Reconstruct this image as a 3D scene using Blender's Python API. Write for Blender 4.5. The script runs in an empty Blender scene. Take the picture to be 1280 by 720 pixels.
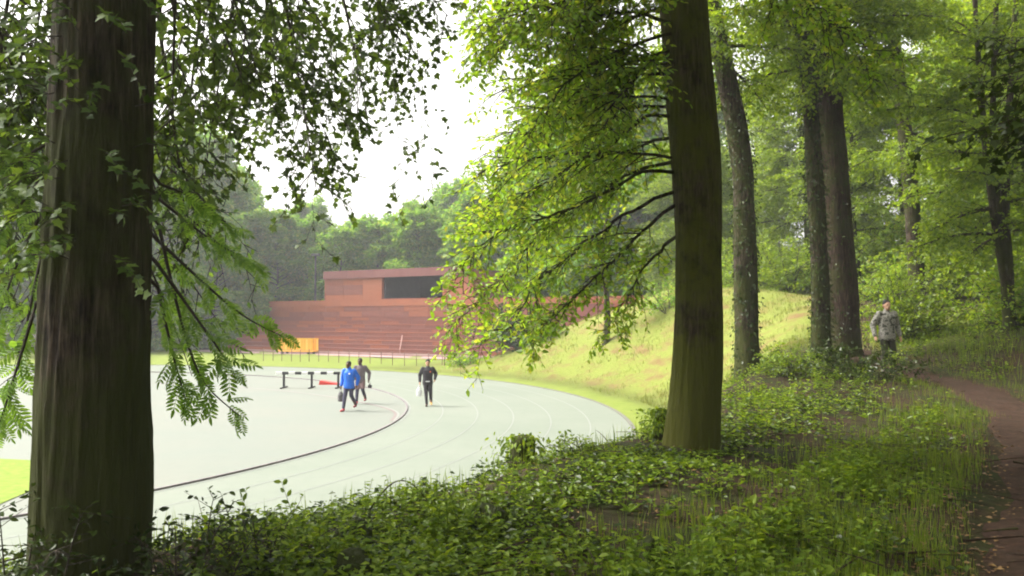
import bpy, bmesh, math, random
import numpy as np
from mathutils import Vector, noise as mnoise
R = math.radians
sc = bpy.context.scene
col = sc.collection
# ------------------------------------------------------------------ camera, sky, sun, exposure
F, PITCH, EYE = 1065.0, R(2.04), 3.3            # focal length in photo pixels (1280 wide), eye 3.3 m above the track
cam = bpy.data.cameras.new('camera'); camo = bpy.data.objects.new('camera', cam); col.objects.link(camo)
camo.location = (0, 0, EYE); camo.rotation_euler = (R(90) + PITCH, 0, 0)
cam.sensor_width = 36; cam.lens = 36 * F / 1280; cam.clip_start = 0.05; cam.clip_end = 3000
sc.camera = camo
SUN_EL, SUN_AZ = R(50), R(-72)                  # azimuth from +Y towards +X
w = bpy.data.worlds.new('World'); sc.world = w; w.use_nodes = True
nt = w.node_tree; nt.nodes.clear()
sky = nt.nodes.new('ShaderNodeTexSky'); sky.sky_type = 'NISHITA'; sky.sun_disc = False
sky.sun_elevation = SUN_EL; sky.sun_rotation = SUN_AZ; sky.air_density = 1.0; sky.dust_density = 6.0; sky.ozone_density = 1.0
hs = nt.nodes.new('ShaderNodeHueSaturation'); hs.inputs['Saturation'].default_value = 0.12
bg = nt.nodes.new('ShaderNodeBackground'); bg.inputs['Strength'].default_value = 0.15
wo = nt.nodes.new('ShaderNodeOutputWorld')
wm = nt.nodes.new('ShaderNodeMix'); wm.data_type = 'RGBA'; wm.blend_type = 'MULTIPLY'; wm.inputs[0].default_value = 1; wm.inputs[7].default_value = (1, .975, .92, 1)   # cream cloud
nt.links.new(sky.outputs[0], hs.inputs['Color']); nt.links.new(hs.outputs[0], wm.inputs[6]); nt.links.new(wm.outputs[2], bg.inputs[0]); nt.links.new(bg.outputs[0], wo.inputs[0])
sl = bpy.data.lights.new('sun', 'SUN'); sl.energy = 1.5; sl.angle = R(16); sl.color = (1, .96, .88)
so = bpy.data.objects.new('sun', sl); col.objects.link(so)
sd = Vector((math.sin(SUN_AZ) * math.cos(SUN_EL), math.cos(SUN_AZ) * math.cos(SUN_EL), math.sin(SUN_EL)))
so.rotation_euler = sd.to_track_quat('Z', 'Y').to_euler()
so.location = (0, 0, 60)
vs = sc.view_settings; vs.view_transform = 'Standard'; vs.look = 'None'; vs.exposure = 1.8; vs.gamma = 1; vs.use_curve_mapping = False
cy = sc.cycles
cy.use_denoising = True; cy.max_bounces = 7; cy.diffuse_bounces = 4; cy.glossy_bounces = 2; cy.transmission_bounces = 4
cy.transparent_max_bounces = 4; cy.volume_bounces = 0; cy.use_adaptive_sampling = True; cy.adaptive_threshold = 0.02
cy.filter_width = 2.0; cy.sample_clamp_indirect = 6
# ------------------------------------------------------------------ helpers
def at(px, py, Y):
    rx, ry = (px - 640) / F, (360 - py) / F
    d = np.array([rx, math.cos(PITCH) - ry * math.sin(PITCH), math.sin(PITCH) + ry * math.cos(PITCH)])
    return np.array([0, 0, EYE]) + d * (Y / d[1])
def link(name, me, mat=None, parent=None, kind=None):
    o = bpy.data.objects.new(name, me); col.objects.link(o)
    if mat is not None and me is not None and not me.materials: me.materials.append(mat)
    if parent is not None: o.parent = parent
    if kind: o['kind'] = kind
    return o
def empty(name, loc=(0, 0, 0), rz=0.0):
    o = bpy.data.objects.new(name, None); col.objects.link(o); o.location = loc; o.rotation_euler = (0, 0, rz); o.empty_display_size = .3
    return o
def tag(o, label, cat, group=None):
    o['label'] = label; o['category'] = cat
    if group: o['group'] = group
    return o
def nmesh(name, V, faces, smooth=False):
    """V (n,3); faces: list of int arrays, each (m,k)"""
    me = bpy.data.meshes.new(name)
    V = np.asarray(V, dtype=np.float32)
    faces = [np.asarray(f, dtype=np.int32) for f in faces if len(f)]
    me.vertices.add(len(V)); me.vertices.foreach_set('co', V.ravel())
    loops = np.concatenate([f.ravel() for f in faces]); sizes = np.concatenate([np.full(len(f), f.shape[1], np.int32) for f in faces])
    me.loops.add(len(loops)); me.loops.foreach_set('vertex_index', loops)
    me.polygons.add(len(sizes)); me.polygons.foreach_set('loop_start', np.concatenate([[0], np.cumsum(sizes)[:-1]]).astype(np.int32))
    me.polygons.foreach_set('loop_total', sizes)
    me.polygons.foreach_set('use_smooth', np.full(len(sizes), smooth, dtype=bool))
    me.update(calc_edges=True); me.validate()
    return me
def copy_tree(o, parent=None):
    c = o.copy(); col.objects.link(c)
    if parent is not None: c.parent = parent
    for ch in list(o.children): copy_tree(ch, c)
    return c
def nrm(a): return a / np.maximum(np.linalg.norm(a, axis=-1, keepdims=True), 1e-9)
class Box:
    """collects boxes / prisms into one mesh"""
    def __init__(s): s.v = []; s.f = []
    def box(s, c, size, ax=None):
        ax = np.eye(3) if ax is None else np.asarray(ax); n = len(s.v); h = np.asarray(size) / 2
        for k in range(8):
            q = np.array([(-1, 1)[k & 1], (-1, 1)[k >> 1 & 1], (-1, 1)[k >> 2 & 1]]) * h
            s.v.append(np.asarray(c) + q @ ax)
        for f in ((0, 2, 3, 1), (4, 5, 7, 6), (0, 1, 5, 4), (2, 6, 7, 3), (0, 4, 6, 2), (1, 3, 7, 5)): s.f.append([n + i for i in f])
        return s
    def build(s, name, mat, parent=None, bevel=0.0):
        me = bpy.data.meshes.new(name); me.from_pydata([tuple(map(float, p)) for p in s.v], [], s.f); me.update()
        if bevel:
            bm = bmesh.new(); bm.from_mesh(me); bmesh.ops.bevel(bm, geom=bm.edges[:], offset=bevel, segments=1, affect='EDGES'); bm.to_mesh(me); bm.free()
        return link(name, me, mat, parent)
def tube_mesh(pts, rad, n=8):
    """one swept tube through pts -> V, quads (with end caps left open but last ring collapsed)"""
    pts = np.asarray(pts, float); rad = np.asarray(rad, float); K = len(pts)
    T = nrm(np.gradient(pts, axis=0)); ref = np.array([0.31, .95, .05]) if abs(T[0][2]) > .7 else np.array([0, 0, 1.0])
    U = nrm(np.cross(T, ref)); W = np.cross(T, U)
    a = np.linspace(0, 2 * math.pi, n, endpoint=False)
    V = pts[:, None] + rad[:, None, None] * (np.cos(a)[None, :, None] * U[:, None] + np.sin(a)[None, :, None] * W[:, None])
    i = np.arange(K - 1)[:, None] * n; j = np.arange(n)[None]; j2 = (j + 1) % n
    q = np.stack([i + j, i + j2, i + n + j2, i + n + j], -1).reshape(-1, 4)
    return V.reshape(-1, 3), q
class Geo:
    def __init__(s): s.V = []; s.Q = []; s.n = 0
    def add(s, V, Q):
        s.V.append(V); s.Q.append(Q + s.n); s.n += len(V)
    def tube(s, pts, rad, n=6): s.add(*tube_mesh(pts, rad, n)); return s
    def mesh(s, name, smooth=True): return nmesh(name, np.concatenate(s.V), [np.concatenate(s.Q)], smooth)
# ------------------------------------------------------------------ materials
def mat(name, build):
    m = bpy.data.materials.new(name); m.use_nodes = True; t = m.node_tree; t.nodes.clear()
    out = t.nodes.new('ShaderNodeOutputMaterial'); build(t, out); return m
def N(t, kind, **kw):
    n = t.nodes.new(kind)
    for k, v in kw.items():
        if k in n.inputs: n.inputs[k].default_value = v
        else: setattr(n, k, v)
    return n
def ramp(t, fac, stops):
    r = t.nodes.new('ShaderNodeValToRGB'); e = r.color_ramp.elements
    while len(e) < len(stops): e.new(0.5)
    for el, (p, c) in zip(e, stops): el.position = p; el.color = (*c, 1) if len(c) == 3 else c
    t.links.new(fac, r.inputs[0]); return r.outputs[0]
def mixc(t, fac, a, b):
    m = t.nodes.new('ShaderNodeMix'); m.data_type = 'RGBA'
    if hasattr(fac, 'node'): t.links.new(fac, m.inputs[0])
    else: m.inputs[0].default_value = fac
    for s, v in ((6, a), (7, b)):
        if hasattr(v, 'node'): t.links.new(v, m.inputs[s])
        else: m.inputs[s].default_value = (*v, 1)
    return m.outputs[2]
def noise(t, scale, detail=4, rough=.6, vec=None, out=0):
    n = N(t, 'ShaderNodeTexNoise', Scale=scale, Detail=detail, Roughness=rough)
    if vec is not None: t.links.new(vec, n.inputs['Vector'])
    return n.outputs[out]
def coords(t, scale=(1, 1, 1), kind='Object'):
    c = t.nodes.new('ShaderNodeTexCoord'); mp = t.nodes.new('ShaderNodeMapping'); mp.inputs['Scale'].default_value = scale
    t.links.new(c.outputs[kind], mp.inputs['Vector']); return mp.outputs[0]
def princ(t, out, colr, rough=.8, bump=None, bstr=.3, bdist=.02, metal=0.0, spec=.3):
    p = N(t, 'ShaderNodeBsdfPrincipled', Roughness=rough, Metallic=metal)
    p.inputs['Specular IOR Level'].default_value = spec
    if hasattr(colr, 'node'): t.links.new(colr, p.inputs['Base Color'])
    else: p.inputs['Base Color'].default_value = (*colr, 1)
    if bump is not None:
        b = N(t, 'ShaderNodeBump', Strength=bstr, Distance=bdist); t.links.new(bump, b.inputs['Height']); t.links.new(b.outputs[0], p.inputs['Normal'])
    t.links.new(p.outputs[0], out.inputs[0]); return p
def leaf_mat(name, c1, c2, c3, tr=.45, gloss=.025, grough=.4, gain=1.6):
    c1, c2, c3 = [tuple(min(.32, x * gain) for x in c) for c in (c1, c2, c3)]
    def b(t, out):
        g = t.nodes.new('ShaderNodeNewGeometry')
        c = ramp(t, g.outputs['Random Per Island'], [(0, c1), (.55, c2), (1, c3)])
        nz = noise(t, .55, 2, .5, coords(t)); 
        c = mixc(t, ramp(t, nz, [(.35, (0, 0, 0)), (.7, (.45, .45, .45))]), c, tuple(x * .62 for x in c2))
        d = N(t, 'ShaderNodeBsdfDiffuse'); t.links.new(c, d.inputs[0])
        tl = N(t, 'ShaderNodeBsdfTranslucent')
        mul = t.nodes.new('ShaderNodeMix'); mul.data_type = 'RGBA'; mul.blend_type = 'MULTIPLY'; mul.inputs[0].default_value = 1
        t.links.new(c, mul.inputs[6]); mul.inputs[7].default_value = (1.7, 1.55, .7, 1); t.links.new(mul.outputs[2], tl.inputs[0])
        m = N(t, 'ShaderNodeMixShader', ); m.inputs[0].default_value = tr
        t.links.new(d.outputs[0], m.inputs[1]); t.links.new(tl.outputs[0], m.inputs[2])
        gl = N(t, 'ShaderNodeBsdfGlossy', Roughness=grough); m2 = t.nodes.new('ShaderNodeMixShader'); m2.inputs[0].default_value = gloss
        t.links.new(m.outputs[0], m2.inputs[1]); t.links.new(gl.outputs[0], m2.inputs[2]); t.links.new(m2.outputs[0], out.inputs[0])
    return mat(name, b)
def bark_mat(name, dark, light, moss, mossamt=.5, mossz=2.0):
    def b(t, out):
        v = coords(t, (13, 13, 1.3)); n1 = noise(t, 2.4, 7, .7, v); n2 = noise(t, .9, 3, .5, coords(t))
        c = ramp(t, n1, [(.36, dark), (.5, tuple((a + b) * .38 for a, b in zip(dark, light))), (.66, light)]); c = mixc(t, ramp(t, noise(t, 2.3, 4, .6, coords(t)), [(.5, (0, 0, 0)), (.62, (.7, .7, .7))]), c, dark)
        g = t.nodes.new('ShaderNodeNewGeometry'); sx = t.nodes.new('ShaderNodeSeparateXYZ')
        tc = t.nodes.new('ShaderNodeTexCoord'); t.links.new(tc.outputs['Object'], sx.inputs[0])
        mr = N(t, 'ShaderNodeMapRange'); t.links.new(sx.outputs[2], mr.inputs[0]); mr.inputs[1].default_value = 0; mr.inputs[2].default_value = mossz
        mr.inputs[3].default_value = mossamt; mr.inputs[4].default_value = mossamt * .25
        ad = t.nodes.new('ShaderNodeMath'); ad.operation = 'ADD'; t.links.new(mr.outputs[0], ad.inputs[0]); t.links.new(n2, ad.inputs[1])
        ad2 = t.nodes.new('ShaderNodeMath'); ad2.operation = 'MULTIPLY_ADD'; t.links.new(noise(t, 7, 5, .7, coords(t)), ad2.inputs[0]); ad2.inputs[1].default_value = .5; t.links.new(ad.outputs[0], ad2.inputs[2])
        f = ramp(t, ad2.outputs[0], [(.78, (0, 0, 0)), (1.0, (.9, .9, .9))])
        c = mixc(t, f, c, moss)
        princ(t, out, c, .9, n1, 1.0, .05, spec=.15)
    return mat(name, b)
def plain(name, c, rough=.7, var=.15, scale=8, spec=.3, metal=0.0):
    def b(t, out):
        n = noise(t, scale, 4, .6, coords(t))
        cc = ramp(t, n, [(.3, tuple(x * (1 - var) for x in c)), (.7, tuple(min(1, x * (1 + var)) for x in c))])
        princ(t, out, cc, rough, n, .15, .01, metal, spec)
    return mat(name, b)
# ------------------------------------------------------------------ the lie of the land
CX, CY, RIN, ROUT = -28.3, 28.5, 24.7, 32.0       # centre of the track's bend, kerb and outer radius (six lanes)
PATH = np.array([(1.6, -14), (1.8, -6), (2.1, 0), (2.85, 3), (3.6, 5.3), (4.55, 7), (6.35, 9.9), (8.6, 14), (9.75, 18), (9.8, 21.5), (10.4, 26), (12.3, 31), (15.5, 37), (20, 43)], float)
def path_signed(x, y):
    x = np.asarray(x, float); y = np.asarray(y, float); best = np.full(x.shape, 1e9); sg = np.zeros(x.shape)
    for a, b in zip(PATH[:-1], PATH[1:]):
        d = b - a; L2 = d @ d
        t = np.clip(((x - a[0]) * d[0] + (y - a[1]) * d[1]) / L2, 0, 1)
        ex = x - a[0] - t * d[0]; ey = y - a[1] - t * d[1]; r = np.hypot(ex, ey)
        m = r < best; best = np.where(m, r, best); sg = np.where(m, np.sign(d[1] * ex - d[0] * ey), sg)
    return best * sg
def sstep(a, b, x):
    t = np.clip((x - a) / (b - a), 0, 1); return t * t * (3 - 2 * t)
def s_of(x, y):
    """distance outside the outer edge of the track (bend, then two straights running to -X)"""
    x = np.asarray(x, float); y = np.asarray(y, float)
    return np.where(x > CX, np.hypot(x - CX, y - CY), np.abs(y - CY)) - ROUT
def theta_of(x, y): return np.degrees(np.arctan2(y - CY, np.maximum(x - CX, .01)))
def wob(x, y):
    return (np.sin(x * .83 + 1.3) * np.sin(y * .71 + .4) + .6 * np.sin(x * 1.9 + y * .7 + 2) * np.sin(y * 2.1 - x * .5) + .35 * np.sin(x * 4.1 + .3) * np.sin(y * 3.7 + 1))
def height(x, y):
    x = np.asarray(x, float); y = np.asarray(y, float)
    s = s_of(x, y); th = theta_of(x, y)
    crest = np.interp(th, [-90, -20, -10, 0, 8, 20, 28, 38, 48, 56, 90], [1.7, 1.7, 2.0, 2.5, 3.6, 4.9, 5.0, 3.3, .6, 0, 0])
    wd = np.interp(th, [-90, -16, -5, 12, 90], [2.5, 2.6, 4.6, 10.5, 10.5])
    s0 = np.interp(th, [-90, -12, 5, 90], [.25, .4, 1.5, 1.6])
    z = crest * sstep(0, 1, (s - s0) / (wd - s0)) 
    p = path_signed(x, y)
    z = z + np.where(s > 3, np.minimum(2.2, .24 * np.maximum(0, p - 1.3)), 0) * sstep(3, 9, s) * sstep(60, 35, th)
    out = sstep(.3, 2.5, s)
    z = z + .06 * wob(x, y) * out * (1 - .8 * sstep(1.3, .6, np.abs(p)))
    z = z - .07 * sstep(1.0, .4, np.abs(p)) * out
    far = np.hypot(x, y); z = z + 7 * sstep(115, 220, far) + np.where(s > 0, 0, -.06)
    return z
def gz(x, y): return float(height(np.array([x]), np.array([y]))[0])
# ------------------------------------------------------------------ ground
def attr(t, name):
    a = t.nodes.new('ShaderNodeAttribute'); a.attribute_name = name; return a.outputs['Fac']
def ground_build(t, out):
    v = coords(t); nb = noise(t, .35, 6, .65, v); nf = noise(t, 7, 6, .7, v); nm = noise(t, 1.6, 5, .65, v)
    soil = ramp(t, nf, [(.3, (.014, .009, .006)), (.55, (.035, .022, .013)), (.75, (.07, .042, .024))])
    green = ramp(t, nf, [(.3, (.012, .014, .005)), (.7, (.035, .042, .012))])
    floor_ = mixc(t, ramp(t, nm, [(.42, (0, 0, 0)), (.6, (1, 1, 1))]), soil, green)
    lawn = mixc(t, ramp(t, nm, [(.3, (0, 0, 0)), (.75, (1, 1, 1))]), (.12, .165, .03), (.18, .21, .045))
    earth = ramp(t, nm, [(.35, (.12, .066, .032)), (.6, (.165, .115, .05)), (.8, (.19, .155, .065))])
    dry = ramp(t, nf, [(.35, (.115, .145, .026)), (.7, (.18, .20, .046))])
    st = noise(t, 1.0, 6, .75, coords(t, (.55, .55, 1.6)))
    bank = mixc(t, ramp(t, st, [(.34, (0, 0, 0)), (.52, (1, 1, 1))]), earth, dry)
    c = mixc(t, attr(t, 'bank'), floor_, bank); c = mixc(t, attr(t, 'lawn'), c, lawn)
    princ(t, out, c, .95, nf, .6, .05, spec=.1)
M_ground = mat('ground_soil_and_grass', ground_build)
def make_ground():
    na, nr = 420, 190
    a = np.concatenate([np.linspace(-R(60), R(60), 330, endpoint=False), np.linspace(R(60), R(300), na - 330, endpoint=False)])
    r = 0.6 * (900 / .6) ** (np.linspace(0, 1, nr))
    x = (r[:, None] * np.sin(a)[None]).ravel(); y = (r[:, None] * np.cos(a)[None]).ravel()
    x = np.append(x, 0); y = np.append(y, 0)
    z = height(x, y); V = np.stack([x, y, z], 1)
    i = np.arange(nr - 1)[:, None] * na; j = np.arange(na)[None]; j2 = (j + 1) % na
    q = np.stack([i + j, i + na + j, i + na + j2, i + j2], -1).reshape(-1, 4)
    c = len(x) - 1; tri = np.stack([np.full(na, c), np.arange(na), (np.arange(na) + 1) % na], -1)
    me = nmesh('ground', V, [q, tri], True)
    s = s_of(x, y); th = theta_of(x, y)
    lawn = np.maximum(sstep(2.6, .9, s) * sstep(-16, -4, th), sstep(50, 60, th) * sstep(40, 20, s)) * (s > -.4)
    lawn = np.maximum(lawn, ((s < 0)).astype(float))
    bank = sstep(-6, 4, th) * sstep(60, 48, th) * sstep(1.2, 3.0, s) * sstep(15, 11, s)
    for nme, arr in (('lawn', lawn), ('bank', bank)):
        at_ = me.attributes.new(nme, 'FLOAT', 'POINT'); at_.data.foreach_set('value', arr.astype(np.float32))
    link('ground', me, M_ground, None, 'structure')
make_ground()
# ------------------------------------------------------------------ track
def track_build(c1, c2, c3):
    def b(t, out):
        v = coords(t); n1 = noise(t, .22, 5, .6, v); n2 = noise(t, 3.0, 6, .7, v); n3 = noise(t, 90, 2, .5, v)
        c = mixc(t, ramp(t, n1, [(.35, (0, 0, 0)), (.7, (1, 1, 1))]), c1, c2)
        c = mixc(t, ramp(t, n2, [(.5, (0, 0, 0)), (.8, (.5, .5, .5))]), c, c3)
        princ(t, out, c, .7, n3, .25, .003, spec=.18)
    return b
M_track = mat('track_green_asphalt', track_build((.15, .172, .14), (.172, .19, .158), (.125, .147, .12)))
M_dzone = mat('apron_grey_pink', track_build((.152, .170, .148), (.168, .174, .150), (.128, .143, .125)))
M_white = plain('white_line_paint', (.178, .192, .172), .6, .06, 20)
M_lawn2 = mat('infield_grass', lambda t, out: princ(t, out, ramp(t, noise(t, 5, 6, .7, coords(t)), [(.3, (.12, .19, .03)), (.7, (.22, .27, .055))]), .95, noise(t, 30, 4, .7, coords(t)), .6, .03, spec=.1))
M_kerb = plain('kerb_concrete', (.12, .115, .10), .8, .15, 6)
def bend(r, n=160, x_end=-130.0):
    a = np.linspace(-math.pi / 2, math.pi / 2, n)
    p = np.stack([CX + r * np.cos(a), CY + r * np.sin(a)], 1)
    return np.concatenate([[[x_end, CY - r]], p, [[x_end, CY + r]]])
def strip(name, r0, r1, z, m, parent=None, kind=None, thick=0.0):
    a, b = bend(r0), bend(r1); n = len(a)
    V = np.concatenate([np.c_[a, np.full(n, z)], np.c_[b, np.full(n, z)]]); i = np.arange(n - 1)
    Q = [np.stack([i, i + n, i + n + 1, i + 1], 1)]
    if thick:
        V = np.concatenate([V, V - [0, 0, thick]]); Q.append(np.stack([i, i + 1, i + 1 + 2 * n, i + 2 * n], 1)); Q.append(np.stack([i + n, i + 3 * n, i + 3 * n + 1, i + n + 1], 1))
    return link(name, nmesh(name, V, Q), m, parent, kind)
track = strip('running_track', RIN, ROUT, 0.0, M_track, None, 'structure')
for k in range(1, 6):
    r = RIN + 1.217 * k - (.06 if k == 6 else 0); strip('lane_line', r - .022, r + .022, .004, M_white, track)
strip('edging', ROUT, ROUT + .12, .02, M_kerb, track, thick=.1)
kerb = strip('kerb', RIN - .105, RIN - .05, .045, plain('kerb_dark', (.17, .15, .155), .7, .2, 5), None, 'structure', thick=.08)
strip('kerb_line', RIN - .05, RIN + .06, .005, M_white, kerb)
pin = bend(RIN - .105); n = len(pin)
apron = link('apron', nmesh('apron', np.c_[pin, np.full(n, -.003)], [np.arange(n)[None]]), M_dzone, None, 'structure')
# curved edge line inside the apron, traced on the ground
lp = np.array([(-40, 46.5), (-24, 45), (-17, 43.5), (-10.9, 39.6), (-7.5, 35.9), (-5.6, 33.2), (-4.45, 31.2), (-3.95, 29.6), (-3.9, 27.6)])
tt = np.linspace(0, len(lp) - 1, 80); lx = np.interp(tt, range(len(lp)), lp[:, 0]); ly = np.interp(tt, range(len(lp)), lp[:, 1])
for _ in range(30): lx[1:-1] = (lx[:-2] + lx[2:] + lx[1:-1] * 2) / 4; ly[1:-1] = (ly[:-2] + ly[2:] + ly[1:-1] * 2) / 4
tg = nrm(np.gradient(np.c_[lx, ly], axis=0)); nn = np.c_[-tg[:, 1], tg[:, 0]]
i = np.arange(79)
for nme, o0, o1, m in (('dark_edge', -.05, .05, plain('edge_dark', (.16, .12, .12), .7)), ('white_edge', .05, .14, M_white)):
    A = np.c_[lx, ly] + nn * o0; B = np.c_[lx, ly] + nn * o1
    link(nme, nmesh(nme, np.concatenate([np.c_[A, np.full(80, .003)], np.c_[B, np.full(80, .003)]]), [np.stack([i, i + 1, i + 81, i + 80], 1)]), m, apron)
# infield grass on the near side
gp = [(-60, 4.2), (-28.3, 4.2)] + [(CX + 24.3 * math.cos(R(a)), CY + 24.3 * math.sin(R(a))) for a in range(-88, -36, 3)] + [(-9.1, 15.4), (-9.3, 17.5), (-10.6, 19.8), (-16, 21), (-60, 22)]
link('infield_lawn', nmesh('infield_lawn', np.array([(x, y, .012) for x, y in gp]), [np.arange(len(gp))[None]]), M_lawn2, None, 'structure')
# ------------------------------------------------------------------ path
def path_build(t, out):
    v = coords(t); n1 = noise(t, 1.3, 5, .65, v); n2 = noise(t, 11, 6, .75, v); n3 = noise(t, 45, 4, .7, v)
    c = ramp(t, n2, [(.3, (.014, .008, .005)), (.55, (.04, .021, .0135)), (.75, (.082, .046, .031))])
    c = mixc(t, ramp(t, n1, [(.5, (0, 0, 0)), (.75, (.6, .6, .6))]), c, (.025, .018, .010))
    princ(t, out, c, .9, n3, .8, .02, spec=.15)
M_path = mat('path_trodden_earth', path_build)
def make_path():
    t = np.linspace(0, len(PATH) - 1, 520); P = np.c_[np.interp(t, range(len(PATH)), PATH[:, 0]), np.interp(t, range(len(PATH)), PATH[:, 1])]
    for _ in range(40): P[1:-1] = (P[:-2] + P[2:] + 2 * P[1:-1]) / 4
    tg = nrm(np.gradient(P, axis=0)); nn = np.c_[-tg[:, 1], tg[:, 0]]
    K = 19; V = []
    for k in range(K):
        u = k / (K - 1) * 2 - 1
        wv = .64 + .1 * np.sin(t * 2.3 + u) + .07 * np.sin(t * 6.1 + 2 * u)
        Q = P - nn * (u * wv)[:, None]; z = height(Q[:, 0], Q[:, 1]) + .035 - .06 * abs(u) ** 6 + np.array([.022 * mnoise.noise(Vector((a_ * 2.3, b_ * 2.3, 0))) + .012 * mnoise.noise(Vector((a_ * 7, b_ * 7, 3))) for a_, b_ in Q])
        V.append(np.c_[Q, z])
    V = np.stack(V, 1).reshape(-1, 3); i = np.arange(519)[:, None] * K; j = np.arange(K - 1)[None]
    link('path', nmesh('path', V, [np.stack([i + j, i + j + 1, i + K + j + 1, i + K + j], -1).reshape(-1, 4)], True), M_path, None, 'structure')
make_path()
# ------------------------------------------------------------------ leaves and branches, all vectorised
LEAF = (np.array([(0, 0, 0), (.25, .34, .07), (.2, .72, .03), (0, 1, -.08), (-.2, .72, .03), (-.25, .34, .07)], float), [np.array([(0, 1, 2, 3), (0, 3, 4, 5)])])
LEAFQ = (np.array([(0, 0, 0), (.3, .5, .08), (0, 1, -.06), (-.3, .5, .08)], float), [np.array([(0, 1, 2), (0, 2, 3)])])
BLADE = (np.array([(-.03, 0, 0), (.03, 0, 0), (-.022, .55, .06), (.022, .55, .06), (0, 1, .26)], float), [np.array([(0, 1, 3), (0, 3, 2), (2, 3, 4)])])
_lob = [(0, 0), (.42, .02), (.36, .22), (.54, .44), (.26, .5), (0, 1.0), (-.26, .5), (-.54, .44), (-.36, .22), (-.42, .02)]
LOBED = (np.array([(x, y, .12 * abs(x) - .08 * y * y) for x, y in _lob] + [(0, .32, 0)], float), [np.array([(k, (k + 1) % 10, 10) for k in range(10)])])
def leaf_mesh(name, tpl, P, D, Up, S):
    """one mesh of many leaves; D = along the leaf, Up = approximate normal, S = length"""
    D = nrm(D); T = nrm(np.cross(D, Up)); Nn = np.cross(T, D)
    tv, tf = tpl; S = np.asarray(S)[:, None, None]
    V = P[:, None] + S * (tv[None, :, 0:1] * T[:, None] + tv[None, :, 1:2] * D[:, None] + tv[None, :, 2:3] * Nn[:, None])
    k = len(tv); off = (np.arange(len(P)) * k)[:, None, None]
    return nmesh(name, V.reshape(-1, 3), [(f[None] + off).reshape(-1, f.shape[1]) for f in tf])
DN = np.array([0, 0, -1.0])
def kids(rng, P, D, L, g, gap, t0, ang, lr, updev=.35, taper=.6, nmin=1, lift=.0):
    n = np.maximum(nmin, np.round(L * (1 - t0) / gap).astype(int)); idx = np.repeat(np.arange(len(L)), n)
    j = np.concatenate([np.arange(k) for k in n]) if len(n) else np.zeros(0, int)
    t = t0 + (1 - t0) * (j + rng.random(len(j))) / n[idx]
    pos = P[idx] + D[idx] * (L[idx] * t)[:, None] + DN * (g[idx] * L[idx] * t * t)[:, None]
    tan = nrm(D[idx] + DN * (2 * g[idx] * t)[:, None])
    up = np.array([0, 0, 1.0]) + rng.normal(0, updev, (len(j), 3)); up = nrm(up - tan * (up * tan).sum(1, keepdims=True))
    lat = np.cross(tan, up); side = np.where(j % 2 == 0, 1, -1) * 1.0
    a = ang * rng.uniform(.7, 1.25, len(j))
    d = nrm(tan * np.cos(a)[:, None] + lat * (side * np.sin(a))[:, None] + up * rng.normal(lift, .22, len(j))[:, None])
    ln = L[idx] * lr * (1 - taper * t) * rng.uniform(.65, 1.25, len(j))
    return pos, d, ln, up, idx, t
def lines_geo(geo, P, D, L, g, r0, r1, K=4, n=4):
    if not len(P): return
    t = np.linspace(0, 1, K)
    pts = P[:, None] + D[:, None] * (L[:, None] * t)[..., None] + DN * (g[:, None] * L[:, None] * t * t)[..., None]
    tan = nrm(D[:, None] + DN * (2 * g[:, None] * t)[..., None])
    ref = np.where(np.abs(tan[..., 2:3]) > .85, np.array([1.0, 0, 0]), np.array([0, 0, 1.0])); U = nrm(np.cross(tan, ref)); W = np.cross(tan, U)
    rad = r0[:, None] + (r1 - r0)[:, None] * t; a = np.linspace(0, 2 * math.pi, n, endpoint=False)
    V = pts[:, :, None] + rad[:, :, None, None] * (np.cos(a)[:, None] * U[:, :, None] + np.sin(a)[:, None] * W[:, :, None])
    M = len(P); b = (np.arange(M) * K * n)[:, None, None]; i = (np.arange(K - 1) * n)[None, :, None]; j = np.arange(n)[None, None]; j2 = (j + 1) % n
    Q = np.stack([b + i + j, b + i + j2, b + i + n + j2, b + i + n + j], -1).reshape(-1, 4)
    geo.add(V.reshape(-1, 3), Q)
class Foliage:
    def __init__(s): s.P = []; s.D = []; s.U = []; s.S = []
    def add(s, P, D, U, S): s.P.append(P); s.D.append(D); s.U.append(U); s.S.append(S)
    def mesh(s, name, tpl): return leaf_mesh(name, tpl, np.concatenate(s.P), np.concatenate(s.D), np.concatenate(s.U), np.concatenate(s.S))
    def count(s): return sum(len(p) for p in s.P)
def leafy(rng, geo, fol, P, D, L, g, r, shoot=(.35, .42), twig=(.17, .36), leaf=(.055, .085), g1=.12, t0=.25, twigs_geo=True, updev=.3, minl=(.4, .2)):
    """limbs (P,D,L,g) -> shoots -> twigs -> leaves. shoot/twig = (gap, length ratio); leaf = (gap, size)"""
    p1, d1, l1, u1, ix, t1 = kids(rng, P, D, L, g, shoot[0], t0, R(52), shoot[1], updev)
    l1 = np.maximum(l1, minl[0]); gg = np.full(len(l1), g1) * rng.uniform(.4, 1.6, len(l1))
    lines_geo(geo, p1, d1, l1, gg, np.minimum(r[ix] * .5, .006 + .009 * l1), np.full(len(l1), .002), 4, 3)
    p2, d2, l2, u2, _, _ = kids(rng, p1, d1, l1, gg, twig[0], .12, R(48), twig[1], updev)
    l2 = np.clip(l2, minl[1], .9); g2 = np.full(len(l2), .15)
    if twigs_geo: lines_geo(geo, p2, d2, l2, g2, np.full(len(l2), .0042), np.full(len(l2), .002), 2, 3)
    p3, d3, l3, u3, _, _ = kids(rng, p2, d2, l2, g2, leaf[0], .1, R(50), 1, updev + .12, nmin=2, lift=-.15)
    fol.add(p3, d3, u3, leaf[1] * rng.uniform(.6, 1.3, len(p3)))
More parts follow.
